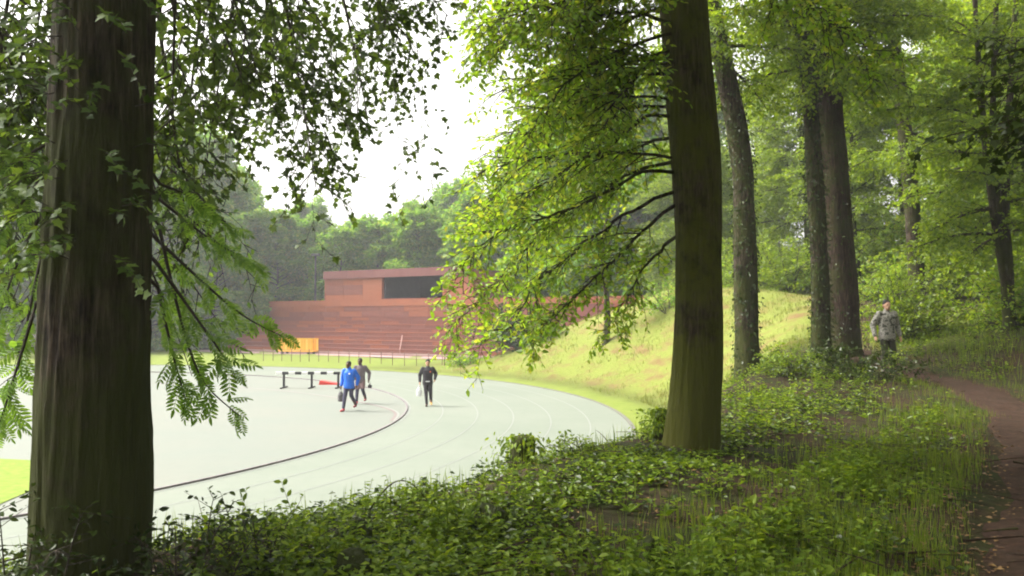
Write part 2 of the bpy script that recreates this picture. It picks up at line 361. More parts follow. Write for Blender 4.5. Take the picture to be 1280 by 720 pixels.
def limbs_on(rng, trunk_pts, trunk_r, z0, z1, n, length, elev=(10, 45), g=(.1, .3), az=None):
    """random limbs leaving a trunk polyline between heights z0 and z1"""
    zz = np.sort(rng.uniform(z0, z1, n)); P = np.stack([np.interp(zz, trunk_pts[:, 2], trunk_pts[:, k]) for k in range(3)], 1)
    a = (np.arange(n) * 2.39996 + rng.uniform(0, 6.28) + rng.normal(0, .3, n)) if az is None else R(1) * rng.uniform(az[0], az[1], n)
    f = (zz - z0) / max(z1 - z0, .1); el = R(1) * (elev[0] + (elev[1] - elev[0]) * f + rng.normal(0, 6, n))
    D = np.stack([np.cos(a) * np.cos(el), np.sin(a) * np.cos(el), np.sin(el)], 1)
    L = length * (1 - .55 * np.abs(f - .3)) * rng.uniform(.75, 1.15, n); gg = rng.uniform(*g, n)
    r = np.minimum(np.interp(zz, trunk_pts[:, 2], trunk_r) * .45, .018 * L + .01)
    return P, D, L, gg, r
def trunk_mesh(name, pts, rad, n=40, ring=.07, ridge=.02, flare=None, seed=1, fq=4.0):
    """trunk as one displaced tube; pts (K,3) local, rad (K); flare = (height, extra radius, lobes)"""
    pts = np.asarray(pts, float); seg = np.concatenate([[0], np.cumsum(np.linalg.norm(np.diff(pts, axis=0), axis=1))])
    m = max(6, int(seg[-1] / ring)); u = np.linspace(0, seg[-1], m)
    P = np.stack([np.interp(u, seg, pts[:, k]) for k in range(3)], 1)
    for _ in range(6): P[1:-1] = (P[:-2] + P[2:] + 2 * P[1:-1]) / 4
    rr = np.interp(u, seg, rad)
    V, Q = tube_mesh(P, rr, n); V = V.reshape(m, n, 3); c = P[:, None]; dirs = nrm(V - c)
    a = np.linspace(0, 2 * math.pi, n, endpoint=False)
    disp = np.zeros((m, n))
    for i in range(m):
        for j in range(n):
            q = Vector((math.cos(a[j]) * fq, math.sin(a[j]) * fq, u[i] * 1.1 + seed * 7)); lo = Vector((math.cos(a[j]) * .9, math.sin(a[j]) * .9, u[i] * .5 + seed * 3))
            disp[i, j] = ridge * (1 - 3 * abs(mnoise.noise(q))) + ridge * .5 * mnoise.noise(q * 2.3) + rr[i] * .13 * mnoise.noise(lo)
    if flare:
        h, ex, lob = flare; hz = P[:, 2] - P[0, 2]
        disp += (ex * np.exp(-hz / h))[:, None] * (.65 + .6 * np.maximum(0, np.sin(a * lob + seed)) ** 1.5)[None]
    V = c + dirs * (rr[:, None] + disp)[..., None]
    return nmesh(name, V.reshape(-1, 3), [Q], True)
M_bark_dark = bark_mat('bark_dark', (.007, .005, .0035), (.115, .085, .060), (.045, .052, .012), .42, 3.0)
M_bark_moss = bark_mat('bark_mossy', (.008, .006, .0045), (.125, .09, .068), (.085, .09, .013), .52, 2.6)
M_bark_red = bark_mat('bark_brown', (.03, .02, .014), (.095, .064, .046), (.05, .055, .016), .3, 2.0)
M_twig = plain('twig_bark', (.045, .036, .026), .9, .25, 14)
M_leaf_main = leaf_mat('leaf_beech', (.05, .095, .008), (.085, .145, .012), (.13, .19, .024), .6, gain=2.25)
M_leaf_left = leaf_mat('leaf_maple', (.022, .04, .010), (.038, .066, .013), (.07, .108, .018), .36)
M_leaf_ash = leaf_mat('leaf_ash', (.06, .12, .02), (.09, .165, .025), (.12, .20, .04), .5)
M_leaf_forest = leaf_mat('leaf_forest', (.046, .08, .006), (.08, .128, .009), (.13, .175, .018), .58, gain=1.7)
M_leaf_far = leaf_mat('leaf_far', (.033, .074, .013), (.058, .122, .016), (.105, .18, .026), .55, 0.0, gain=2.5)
M_leaf_conifer = leaf_mat('leaf_dark', (.012, .026, .010), (.02, .04, .013), (.032, .055, .018), .2)
M_ivy = leaf_mat('leaf_ivy', (.014, .026, .005), (.026, .046, .007), (.055, .08, .012), .2, .022, .35, 1.1)
M_herb = leaf_mat('leaf_herb', (.042, .075, .006), (.078, .125, .009), (.14, .19, .018), .42, .02, .35, 1.6)
M_grass = leaf_mat('grass_blade', (.05, .085, .008), (.085, .13, .013), (.14, .175, .03), .4, .02, gain=1.35)
M_drygrass = leaf_mat('grass_dry', (.075, .10, .02), (.105, .125, .028), (.15, .15, .055), .35, .03)
M_litter = leaf_mat('leaf_litter', (.05, .028, .016), (.085, .045, .022), (.15, .09, .03), .1, .05)
# ------------------------------------------------------------------ trees
def limb_to(P, E, g):
    P = np.asarray(P, float); E = np.asarray(E, float); L = np.linalg.norm(E - P)
    return P, (E - P) / L + np.array([0, 0, g]), L, g
def pack(limbs):
    return (np.array([l[0] for l in limbs]), np.array([l[1] for l in limbs]), np.array([l[2] for l in limbs], float), np.array([l[3] for l in limbs], float))
def tree_root(name, base, label, cat='tree', group=None):
    o = empty(name, tuple(base)); tag(o, label, cat, group); return o
def finish(root, base, geo, fol, tpl, lm, crown='crown', branch='branches', bm=None):
    base = np.asarray(base, float)
    if geo is not None and geo.V:
        geo.V = [v - base for v in geo.V]; link(branch, geo.mesh(branch), bm or M_twig, root, 'stuff')
    if fol is not None and fol.P:
        fol.P = [p - base for p in fol.P]; link(crown, fol.mesh(crown, tpl), lm, root, 'stuff')
def px_trunk(pts, Y, base):
    """trunk centre line from photo pixels at one distance; returns local points"""
    return np.array([at(x, y, Y) for x, y in pts]) - np.asarray(base)
def ivy_on(rng, pts, rad, n, size, spread=.05, z0=0.0, z1=99, side=None):
    z = rng.uniform(max(z0, pts[0, 2]), min(z1, pts[-1, 2]), n); c = np.stack([np.interp(z, pts[:, 2], pts[:, k]) for k in range(3)], 1); r = np.interp(z, pts[:, 2], rad)
    a = rng.uniform(0, 6.283, n) if side is None else rng.normal(side[0], side[1], n)
    o = np.stack([np.cos(a), np.sin(a), np.zeros(n)], 1); P = c + o * (r + rng.exponential(spread, n))[:, None]
    D = nrm(np.array([0, 0, -.8]) + o * .5 + rng.normal(0, .45, (n, 3))); return P, D, nrm(o + rng.normal(0, .35, (n, 3))), size * rng.uniform(.6, 1.3, n)

# --- big tree with hanging leaves beside the path
rng = np.random.default_rng(4)
LB = np.array([-2.45, 5.0, 0]); LB[2] = gz(LB[0], LB[1]) - .05
left = tree_root('ash_tree', LB, 'broad dark tree trunk veiled by hanging ash leaves, at the edge of the bank')
lp_ = np.array([(-.02, 0, -.25), (0, 0, .4), (.005, 0, 1.5), (.0, .03, 3.6), (.10, .15, 6.5), (.2, .3, 9.5), (.3, .4, 13)]); lr_ = np.array([.335, .325, .31, .272, .24, .18, .08])
link('trunk', trunk_mesh('ash_trunk', lp_, lr_, 150, .06, .013, (.25, .03, 5), 2), M_bark_dark, left)
geo, fol = Geo(), Foliage()
tipY = 7.6
heads = [(330, -60, 420, 55, 7.2), (260, -90, 330, 120, 6.6), (400, -60, 520, 60, 8.2), (300, -40, 260, 190, 6.9), (350, -30, 395, 235, 7.6), (420, -40, 460, 150, 8.1), (220, -30, 215, 150, 6.0), (240, -40, 300, 90, 6.4),
         (-40, -60, 30, 130, 5.6), (20, -60, -20, 210, 5.9), (60, -60, 40, 90, 6.3), (440, -90, 560, 20, 7.8), (280, -70, 370, 20, 6.4), (180, -80, 230, 40, 5.9), (500, -70, 470, 90, 8.4), (-60, -40, -60, 300, 6.2), (30, -40, 20, 300, 6.6), (330, -20, 350, 150, 7.9),
         (200, 40, 235, 300, 6.7), (250, 20, 225, 250, 7.4), (60, 20, 10, 330, 7.4)]
limbs = [limb_to(at(a, b, y * .93), at(c, d, y), .16) for a, b, c, d, y in heads]
P, D, L, g = pack(limbs); r = np.full(len(L), .016)
lines_geo(geo, P, D, L, g, r, r * .3, 6, 5)
for p, e, l, gg in limbs:                                             # the boughs that carry them, rising to the trunk above the frame
    j = LB + np.array([.12, .2, 4.9 + rng.uniform(0, 2.2)]); mid = (p + j) / 2 + np.array([0, 0, .5]); geo.tube(np.array([j, mid, p]), [.06, .04, .017], 6)
leafy(rng, geo, fol, P, D, L, g, r, (.11, .55), (.062, .45), (.045, .066), .22, .05, True, .5)
strands = [(372, 90, 394, 300, 7.4), (340, 120, 352, 210, 7.2), (490, 140, 505, 262, 8.2), (520, 120, 545, 250, 8.4), (440, 120, 452, 225, 8.0), (300, 100, 285, 205, 7.0), (408, 110, 412, 190, 7.8), (250, 150, 262, 240, 6.6)]
limbs = [limb_to(at(a, b - 70, y), at(c, d, y), .03) for a, b, c, d, y in strands]; P, D, L, g = pack(limbs); r = np.full(len(L), .0045)
lines_geo(geo, P, D, L, g, r, r * .3, 5, 4); leafy(rng, geo, fol, P, D, L, g, r, (.10, .22), (.08, .5), (.045, .062), .3, .0, True, .6, (.16, .09))
# epicormic shoots on the trunk face
k = 130; z = rng.uniform(1.9, 4.9, k); a = rng.normal(-1.7, .75, k)
P = np.stack([LB[0] + .31 * np.cos(a), LB[1] + .31 * np.sin(a), LB[2] + z], 1); D = nrm(np.stack([np.cos(a), np.sin(a), rng.normal(.1, .3, k)], 1)); L = rng.uniform(.18, .5, k); g = np.full(k, .5)
lines_geo(geo, P, D, L, g, np.full(k, .004), np.full(k, .0015), 4, 3)
p3, d3, _, u3, _, _ = kids(rng, P, D, L, g, .03, .15, R(55), 1, .5); fol.add(p3, d3, u3, .06 * rng.uniform(.6, 1.2, len(p3)))
finish(left, LB, geo, fol, LOBED, M_leaf_left)
up = Foliage(); ug = Geo()                                            # the high crown above
P, D, L, g, r = limbs_on(rng, lp_ + LB, lr_, LB[2] + 6.2, LB[2] + 12.5, 26, 5.0, (15, 60), (.05, .15)); lines_geo(ug, P, D, L, g, r, r * .2, 5, 5)
leafy(rng, ug, up, P, D, L, g, r, (.36, .55), (.28, .5), (.11, .24), .1, .15, False, .4, (.8, .45))
finish(left, LB, ug, up, LEAFQ, M_leaf_left, 'upper_crown', 'upper_branches', M_bark_dark)
# pinnate ash leaves, each its own object
def ash_leaf_mesh():
    P, D, U, S = [], [], [], []; n = 6
    for k in range(n):
        y = .06 + .19 * k / (n - 1)
        for sgn in (-1, 1): P.append((0, y, -.25 * y * y)); D.append((sgn * .85, .62 - .15 * k / n, -.18)); U.append((0, 0, 1)); S.append(.105 * (1 - .35 * abs(k - 2.4) / 3))
    P.append((0, .255, -.017)); D.append((0, 1, -.3)); U.append((0, 0, 1)); S.append(.1)
    tv, tf = LEAF; tpl = (tv * np.array([.62, 1, 1]), tf)
    me = leaf_mesh('ash_leaf', tpl, np.array(P, float), np.array(D, float), np.array(U, float), np.array(S))
    bm = bmesh.new(); bm.from_mesh(me); y_ = [0, .09, .18, .27]; a_ = [bm.verts.new((-.0022, q, -.25 * q * q + .001)) for q in y_]; b_ = [bm.verts.new((.0022, q, -.25 * q * q + .001)) for q in y_]
    for k in range(3): bm.faces.new((a_[k], b_[k], b_[k + 1], a_[k + 1]))
    bm.to_mesh(me); bm.free(); me.materials.append(M_leaf_ash); return me
ASH = ash_leaf_mesh()
ash_lines = [[(196, 300, 5.5), (240, 340, 5.6), (300, 395, 5.7), (352, 420, 5.7)], [(198, 280, 5.4), (225, 400, 5.4), (250, 480, 5.3), (300, 520, 5.2)], [(197, 360, 5.5), (215, 440, 5.4), (232, 500, 5.3)], [(200, 250, 5.6), (262, 300, 6.0), (318, 330, 6.2)],
             [(197, 330, 5.2), (262, 420, 5.0), (290, 460, 5.0)], [(60, 250, 5.5), (20, 330, 5.5), (-20, 450, 5.4)], [(56, 300, 5.4), (30, 420, 5.3), (10, 510, 5.2)], [(50, 220, 5.7), (10, 280, 5.8), (-50, 340, 5.8)], [(45, 380, 5.2), (15, 480, 5.0), (-10, 560, 5.0)], [(58, 180, 5.6), (0, 215, 5.6), (-60, 230, 5.6)], [(200, 230, 5.8), (250, 250, 6.2), (290, 285, 6.4)]]
rr_ = np.random.default_rng(9)
from mathutils import Matrix
for ln in ash_lines:
    pts = np.array([at(*q) for q in ln]) - LB; u = np.linspace(0, len(pts) - 1, 14); pts = np.stack([np.interp(u, range(len(pts)), pts[:, k]) for k in range(3)], 1)
    for _ in range(4): pts[1:-1] = (pts[:-2] + pts[2:] + 2 * pts[1:-1]) / 4
    g0 = Geo(); start = np.array([lp_[3][0], lp_[3][1], pts[0][2] + .25]); g0.tube(np.concatenate([[start], [(start + pts[0]) / 2 + [0, 0, .06]], pts]), np.linspace(.014, .003, 16), 5)
    br = link('branch', g0.mesh('ash_branch'), M_twig, left)
    nl = 21
    for k in range(nl):
        t = min(12.97, ((k + .7) / nl) ** .75 * 13); i0 = int(min(12, t)); p = pts[i0] + (pts[i0 + 1] - pts[i0]) * (t - i0); tan = nrm(pts[i0 + 1] - pts[i0])
        d = nrm(tan * .6 + rr_.normal(0, .55, 3) + np.array([0, 0, -.55])); upv = nrm(np.array([0, -.8, .5]) + rr_.normal(0, .4, 3)); x = nrm(np.cross(d, upv)); zz = np.cross(x, d)
        o = link('leaf', ASH, None, br); sca = rr_.uniform(.42, .72)
        o.matrix_local = Matrix(((x[0] * sca, d[0] * sca, zz[0] * sca, p[0]), (x[1] * sca, d[1] * sca, zz[1] * sca, p[1]), (x[2] * sca, d[2] * sca, zz[2] * sca, p[2]), (0, 0, 0, 1)))

geo, fol = Geo(), Foliage()                                          # fine leafy twigs among the ash leaves
fine = [(190, 150, 250, 260, 6.6), (200, 200, 300, 300, 6.9), (195, 240, 330, 360, 6.8), (198, 300, 290, 430, 6.4), (190, 340, 240, 470, 6.2), (60, 200, 10, 320, 6.5), (55, 280, 0, 420, 6.4), (50, 150, -30, 250, 6.6), (45, 350, 20, 480, 6.2), (200, 180, 270, 210, 7.0)]
limbs = [limb_to(at(a, b, y), at(c, d, y), .12) for a, b, c, d, y in fine]; P, D, L, g = pack(limbs); r = np.full(len(L), .008)
for q in P: geo.tube(np.array([LB + [.05, .2, q[2] - LB[2] + .35], (LB + [.05, .2, q[2] - LB[2] + .3] + q) / 2 + [0, 0, .05], q]), [.014, .011, .008], 5)
lines_geo(geo, P, D, L, g, r, r * .3, 6, 4); leafy(rng, geo, fol, P, D, L, g, r, (.15, .38), (.10, .5), (.05, .06), .35, .05, True, .5, (.2, .12)); finish(left, LB, geo, fol, LEAF, M_leaf_ash, 'leaf_sprays', 'spray_twigs')

# --- mossy tree in the middle of the bank
rng = np.random.default_rng(11)
MB = np.array([2.21, 10.6, 0]); MB[2] = gz(2.21, 10.6) - .06
main = tree_root('beech_tree', MB, 'tall mossy trunk on the bank with long leafy boughs drooping over the track')
mp = px_trunk([(860, 640), (863, 565), (869, 490), (874, 400), (874, 300), (870, 200), (861, 100), (853, 0), (848, -150), (850, -350), (850, -600)], 10.6, MB)
mr = np.array([.36, .335, .31, .30, .295, .295, .295, .29, .25, .18, .08])
link('trunk', trunk_mesh('beech_trunk', mp, mr, 120, .065, .009, (.34, .19, 4), 5), M_bark_moss, main)
geo, fol = Geo(), Foliage()
explicit = [[(845, 216, 11.5), (800, 214, 11.2), (760, 242, 11.0), (700, 262, 10.9), (640, 282, 10.8), (585, 318, 10.7), (535, 372, 10.6)],
            [(845, 235, 11.5), (780, 262, 11.7), (720, 300, 11.8), (660, 350, 11.7), (600, 395, 11.6), (545, 425, 11.5)],
            [(846, 250, 11.5), (800, 290, 11.3), (740, 340, 11.2), (690, 395, 11.1), (650, 432, 11.0)],
            [(842, 145, 11.5), (806, 142, 11.4), (770, 170, 11.3), (700, 205, 11.3), (655, 222, 11.2), (618, 255, 11.1)],
            [(846, 290, 11.6), (820, 320, 12.0), (790, 365, 12.2), (765, 405, 12.2)],
            [(840, 90, 11.5), (780, 95, 11.9), (710, 130, 12.2), (650, 190, 12.4), (625, 235, 12.5), (590, 280, 12.5)],
            [(846, 200, 11.6), (790, 215, 12.6), (720, 250, 13.2), (650, 310, 13.4), (580, 350, 13.4), (530, 395, 13.4)],
            [(842, 30, 11.4), (790, 20, 10.6), (730, 35, 10.2), (675, 62, 10.0)],
            [(838, -30, 11.4), (770, -20, 10.4), (690, 5, 9.8), (625, 25, 9.4)],
            [(842, 60, 11.5), (770, 75, 10.8), (720, 100, 10.5), (690, 140, 10.4)],
            [(842, 0, 11.5), (760, 40, 11.4), (705, 85, 11.4)],
            [(850, -60, 11.5), (760, -50, 11.5), (660, -20, 11.4), (590, 10, 11.3)],
            [(845, -20, 11.5), (770, -10, 10.9), (690, 20, 10.6), (640, 55, 10.4), (615, 85, 10.4)], [(845, 40, 11.5), (780, 50, 10.5), (720, 85, 10.0), (680, 130, 9.9), (665, 160, 9.9)], [(845, 10, 11.5), (790, 20, 12.1), (730, 60, 12.6), (670, 110, 12.8)],
            [(848, 75, 11.5), (800, 90, 10.4), (765, 125, 9.9), (740, 175, 9.7)], [(845, -80, 11.4), (740, -60, 10.4), (650, -10, 9.9), (590, 45, 9.8)], [(845, 170, 11.5), (800, 180, 12.4), (750, 210, 12.9), (700, 240, 13.0)],
            [(890, -40, 11.4), (950, -30, 10.8), (1030, 10, 10.4), (1100, 60, 10.2)]]
for e in explicit:
    pts = np.array([at(x_ + (40 if y_ > 330 and x_ < 620 else 0), y_, Y_ * .922) for x_, y_, Y_ in e]); u = np.linspace(0, len(pts) - 1, 4 * len(pts)); pts = np.stack([np.interp(u, range(len(pts)), pts[:, k]) for k in range(3)], 1)
    pts[0] = pts[0] * .5 + (MB + np.array([np.interp(pts[0][2] - MB[2], mp[:, 2], mp[:, k]) for k in range(3)])) * .5
    for _ in range(2): pts[1:-1] = (pts[:-2] + pts[2:] + 2 * pts[1:-1]) / 4
    K = len(pts); wig = np.cumsum(rng.normal(0, .022, (K, 3)), axis=0); wig -= wig * np.exp(-np.arange(K) / 3)[:, None]; pts = pts + wig
    geo.tube(pts, .024 * np.linspace(1, .12, K) ** 1.1 + .002, 6)
    seg = np.diff(pts, axis=0); L = np.linalg.norm(seg, axis=1)
    k0 = max(2, int(K * .22))
    leafy(rng, geo, fol, pts[k0:-1], nrm(seg[k0:]), L[k0:], np.zeros(K - 1 - k0), np.linspace(.045, .008, K - 1 - k0), (.055, 4.0), (.068, .42), (.042, .08), .25, 0, True, .4, (.3, .2))
k = 7; P, D, L, g, r = limbs_on(rng, mp + MB, mr, MB[2] + 3.4, MB[2] + 6.0, k, 3.0, (5, 30), (.25, .5), (85, 215)); r *= .4
lines_geo(geo, P, D, L, g, r, r * .2, 6, 5); leafy(rng, geo, fol, P, D, L, g, r, (.12, .5), (.09, .42), (.05, .085), .25, .15)
finish(main, MB, geo, fol, LEAF, M_leaf_main, bm=M_bark_dark)
up = Foliage(); ug = Geo()
P, D, L, g, r = limbs_on(rng, mp + MB, mr, MB[2] + 7, MB[2] + 12.5, 30, 5.5, (5, 55), (.05, .2)); lines_geo(ug, P, D, L, g, r, r * .2, 5, 5)
leafy(rng, ug, up, P, D, L, g, r, (.34, .55), (.25, .5), (.1, .24), .12, .15, False, .4, (.8, .45)); finish(main, MB, ug, up, LEAFQ, M_leaf_main, 'upper_crown', 'upper_branches', M_bark_dark)

# --- the row of trunks along the path
def row_tree(name, label, X_px, Y, base_px, trunk_px, radii, barkm, seed, ivy=0, limbs=18, llen=3.6, ivysz=.085, zl=(2.6, 11), leafsz=.135):
    rng = np.random.default_rng(seed); b = at(X_px, base_px, Y); b[2] = gz(b[0], b[1]) - .05
    root = tree_root(name, b, label)
    pts = px_trunk(trunk_px, Y, b); pts = np.concatenate([[[pts[0][0], pts[0][1], -.2]], pts[pts[:, 2] > .1]]); rad = np.interp(pts[:, 2], np.linspace(0, pts[-1, 2], len(radii)), radii)
    link('trunk', trunk_mesh(name + '_trunk', pts, rad, 28, .12, .012, (.25, radii[0] * .35, 4), seed), barkm, root)
    geo, fol = Geo(), Foliage()
    P, D, L, g, r = limbs_on(rng, pts + b, rad, b[2] + zl[0], b[2] + zl[1], limbs, llen, (-5, 45), (.1, .35)); lines_geo(geo, P, D, L, g, r, r * .2, 6, 5)
    leafy(rng, geo, fol, P, D, L, g, r, (.12, .55), (.095, .45), (.06, leafsz), .2, .15, False, .4, (.5, .3)); finish(root, b, geo, fol, LEAFQ, M_leaf_forest, bm=barkm)
    if ivy:
        iv = Foliage(); iv.add(*ivy_on(rng, pts, rad, ivy, ivysz, .05)); link('ivy', iv.mesh(name + '_ivy', LEAF), M_ivy, root, 'stuff')
    return root, pts, rad, b
row_tree('leaning_tree', 'ivy-flecked trunk leaning over the bank behind the mossy beech', 935, 22.6, 478, [(935, 478), (933, 400), (931, 300), (929, 220), (920, 150), (906, 90), (892, 20), (875, -60), (850, -200), (820, -400)], [.32, .28, .26, .23, .18, .08], M_bark_dark, 21, 4200, 17, 3.0, zl=(8, 12.5))
row_tree('ivy_tree', 'slim trunk wrapped in dark ivy right beside a thicker bare brown trunk', 1027, 24.0, 462, [(1027, 462), (1026, 380), (1022, 280), (1017, 200), (1011, 100), (1003, 0), (995, -120), (985, -300)], [.26, .23, .21, .19, .14, .07], M_bark_dark, 22, 5200, 17, 3.0, zl=(8.2, 12.5))
row_tree('brown_tree', 'thick bare brown trunk standing next to the ivy-wrapped one', 1056, 25.2, 462, [(1056, 462), (1053, 380), (1047, 300), (1043, 220), (1038, 150), (1038, 60), (1040, -60), (1050, -300)], [.50, .44, .36, .24, .17, .06], M_bark_red, 23, 1500, 17, 3.2, zl=(8.2, 13))
row_tree('path_tree', 'slender upright tree behind the person in the patterned jacket', 1150, 34.0, 435, [(1150, 440), (1147, 360), (1141, 270), (1134, 190), (1126, 120), (1118, 60), (1108, -60), (1100, -250)], [.32, .28, .26, .22, .15, .06], M_bark_dark, 24, 500, 17, 3.6, zl=(6.5, 15))
# twin-stemmed tree on the right-hand verge
rng = np.random.default_rng(31); TB = at(1258, 400, 25.0); TB[2] = gz(TB[0], TB[1]) - .1
twin = tree_root('forked_tree', TB, 'dark tree forking low into several thin stems above the grassy verge', 'tree'); geo, fol = Geo(), Foliage()
for tr in ([(1262, 420), (1258, 350), (1246, 290), (1238, 230), (1230, 170), (1222, 60), (1210, -150)], [(1262, 420), (1260, 340), (1256, 270), (1257, 200), (1262, 130), (1270, 0), (1285, -200)], [(1264, 400), (1256, 330), (1248, 270), (1244, 225), (1240, 180), (1243, 60), (1250, -120)]):
    pts = px_trunk(tr, 25.0, TB); rad = np.linspace(.17, .05, len(pts)); link('stem', trunk_mesh('forked_stem', pts, rad, 16, .15, .008, None, len(geo.V) + 3), M_bark_dark, twin)
    P, D, L, g, r = limbs_on(rng, pts + TB, rad, TB[2] + 2.6, TB[2] + 9, 13, 3.2, (0, 40), (.1, .35)); lines_geo(geo, P, D, L, g, r, r * .2, 5, 4); leafy(rng, geo, fol, P, D, L, g, r, (.14, .5), (.1, .45), (.06, .135), .2, .15, False, .4, (.5, .3))
finish(twin, TB, geo, fol, LEAFQ, M_leaf_forest, bm=M_bark_dark)

# --- prototypes for the wood around the track
def proto_tree(name, label, group, seed, H, zc, nl, llen, lm, leaf, gaps, cat='tree', barkm=None, elev=(-5, 60), trunk_r=.24, tpl=LEAFQ, lean=.4, droop=(.05, .3), minl=(.7, .4), t0=.12):
    rng = np.random.default_rng(seed); root = empty(name); tag(root, label, cat, group)
    z = np.linspace(-.4, H * .93, 12); pts = np.stack([lean * np.sin(z * .35 + seed) * z / H, lean * np.cos(z * .31 + seed * 2) * z / H, z], 1); rad = trunk_r * (1 - .85 * np.clip(z / H, 0, 1)) + .01
    link('trunk', trunk_mesh(name + '_trunk', pts, rad, 18, .25, .012, (.3, trunk_r * .4, 4), seed), barkm or M_bark_dark, root)
    geo, fol = Geo(), Foliage(); P, D, L, g, r = limbs_on(rng, pts, rad, zc, H * .95, nl, llen, elev, droop); lines_geo(geo, P, D, L, g, r, r * .2, 5, 4)
    leafy(rng, geo, fol, P, D, L, g, r, gaps[0], gaps[1], (gaps[2], leaf), .15, t0, False, .45, minl); finish(root, (0, 0, 0), geo, fol, tpl, lm, bm=barkm or M_bark_dark)
    return root
G_W = 'broadleaf trees of the wood beside the path'
w1 = proto_tree('woodland_tree', 'broadleaf woodland tree among the others beyond the path', G_W, 51, 15, 3.2, 46, 4.6, M_leaf_forest, .17, ((.145, .52), (.12, .45), .075))
w2 = proto_tree('woodland_tree', 'broadleaf woodland tree among the others beyond the path', G_W, 52, 17, 2.4, 52, 4.2, M_leaf_main, .17, ((.145, .52), (.12, .45), .075), trunk_r=.2)
w3 = proto_tree('woodland_tree', 'broadleaf woodland tree among the others beyond the path', G_W, 53, 13, 1.6, 46, 3.8, M_leaf_forest, .165, ((.145, .52), (.12, .45), .075), trunk_r=.17)
G_F = 'hazy trees rising behind the grandstand'
f1 = proto_tree('far_tree', 'hazy green tree in the belt rising behind the grandstand', G_F, 61, 17, 2.0, 58, 5.6, M_leaf_far, .42, ((.13, .42), (.17, .55), .12), lean=.6, minl=(1.3, .7), t0=.42)
f2 = proto_tree('far_tree', 'hazy green tree in the belt rising behind the grandstand', G_F, 62, 19, 3.0, 58, 5.0, M_leaf_far, .44, ((.13, .42), (.17, .55), .12), lean=.6, minl=(1.3, .7), t0=.42)
f3 = proto_tree('far_tree', 'hazy green tree in the belt rising behind the grandstand', G_F, 63, 15, 1.2, 58, 5.2, M_leaf_far, .40, ((.13, .42), (.17, .55), .12), lean=.6, minl=(1.3, .7), t0=.42)
def put(first, spots, seed):
    rg = random.Random(seed); used = set()
    for (pr, x, y, s, *rest) in spots:
        o = pr if id(pr) not in used else copy_tree(pr); used.add(id(pr))
        o.location = (x, y, gz(x, y) - .1); o.rotation_euler = (rg.uniform(-.03, .03), rg.uniform(-.03, .03), rg.uniform(0, 6.28)); sx = s * rg.uniform(.92, 1.1); o.scale = (sx, sx, s)
        if rest: o['label'], = rest[:1]
wood = [(w1, 19, 30, 1.0), (w2, 23, 40, 1.1), (w3, 17.5, 43, .9), (w1, 28, 34, 1.05), (w2, 31, 47, 1.1), (w3, 24, 52, 1.1), (w1, 18.5, 53, 1.1), (w2, 38, 42, 1.1), (w1, 34, 60, 1.15), (w3, 25, 24.5, 1.0), (w2, 40, 28, 1.1), (w1, 13.5, 65, 1.05), (w3, 27, 68, 1.2),
        (w2, 44, 62, 1.1), (w3, 12, 50.5, .62), (w2, 21, 72, 1.15), (w1, 52, 50, 1.2)]
put(None, wood, 3)
near_over = [(w1, 10.5, 5.5, 1.0, 'tree overhanging the path from its right-hand verge, trunk out of view'), (w2, 14.5, 14.0, 1.0, 'verge tree whose crown roofs the bend of the path'), (w2, -3.5, -6, 1.05, 'unseen tree behind the viewpoint, added to shade the near undergrowth'), (w1, 6.5, -6.5, 1.05, 'unseen tree behind the viewpoint, added to shade the path')]  # the pair behind the viewpoint is out of view, put in for shade
for pr, x, y, s, lab in near_over:
    o = copy_tree(pr); o.location = (x, y, gz(x, y) - .1); o.scale = (s, s, s * 1.1); o.rotation_euler = (0, 0, x); o['label'] = lab; o['group'] = G_W
rng = np.random.default_rng(41); NB = np.array([11.2, 9.6, 0]); NB[2] = gz(11.2, 9.6) - .1
mpl = tree_root('maple_tree', NB, 'dark-leaved maple bough hanging over the path from the right-hand verge'); z = np.linspace(-.2, 9, 8); pts = np.stack([.1 * np.sin(z), .1 * np.cos(z), z], 1); rad = np.linspace(.2, .06, 8)
link('trunk', trunk_mesh('maple_trunk', pts, rad, 18, .2, .01, (.3, .08, 4), 12), M_bark_dark, mpl); geo, fol = Geo(), Foliage()
lm_ = [limb_to(NB + [0, 0, 3.0 + .35 * k], at(px_, py_, Y_), .3) for k, (px_, py_, Y_) in enumerate(((1205, 165, 9.6), (1232, 110, 10.2), (1250, 155, 9.0), (1225, 75, 10.8), (1270, 190, 9.4), (1275, 95, 9.0)))]
P, D, L, g = pack(lm_); r = np.full(len(L), .03); lines_geo(geo, P, D, L, g, r, r * .15, 8, 5); leafy(rng, geo, fol, P, D, L, g, r, (.16, .2), (.11, .4), (.06, .1), .2, .35, True, .4, (.4, .22)); finish(mpl, NB, geo, fol, LOBED, M_ivy, bm=M_bark_dark)
far = []
rg = random.Random(8)
for px, Y, s in ((-40, 88, 1.05), (60, 95, 1.1), (130, 84, 1.0), (205, 92, 1.25), (250, 100, 1.35), (300, 108, 1.2), (345, 99, .80), (385, 104, .82), (425, 98, .80), (470, 101, .84), (515, 97, .82), (555, 99, .9), (600, 94, .95), (650, 92, 1.0), (700, 90, 1.05), (330, 124, 1.05), (390, 128, 1.1), (450, 126, 1.05), (520, 127, 1.1), (575, 122, 1.1), (630, 118, 1.1), (-120, 75, 1.0), (280, 128, 1.35), (220, 125, 1.35), (160, 118, 1.3), (20, 112, 1.2), (305, 92, .6), (265, 90, .75), (750, 92, 1.1), (820, 95, 1.15), (900, 92, 1.15), (690, 88, 1.2), (740, 84, 1.35), (790, 80, 1.4), (845, 84, 1.5), (620, 100, 1.05)):
    far.append(((f1, f2, f3)[len(far) % 3], (px - 640) / F * Y, Y, s * rg.uniform(.93, 1.06)))
put(None, far, 5)
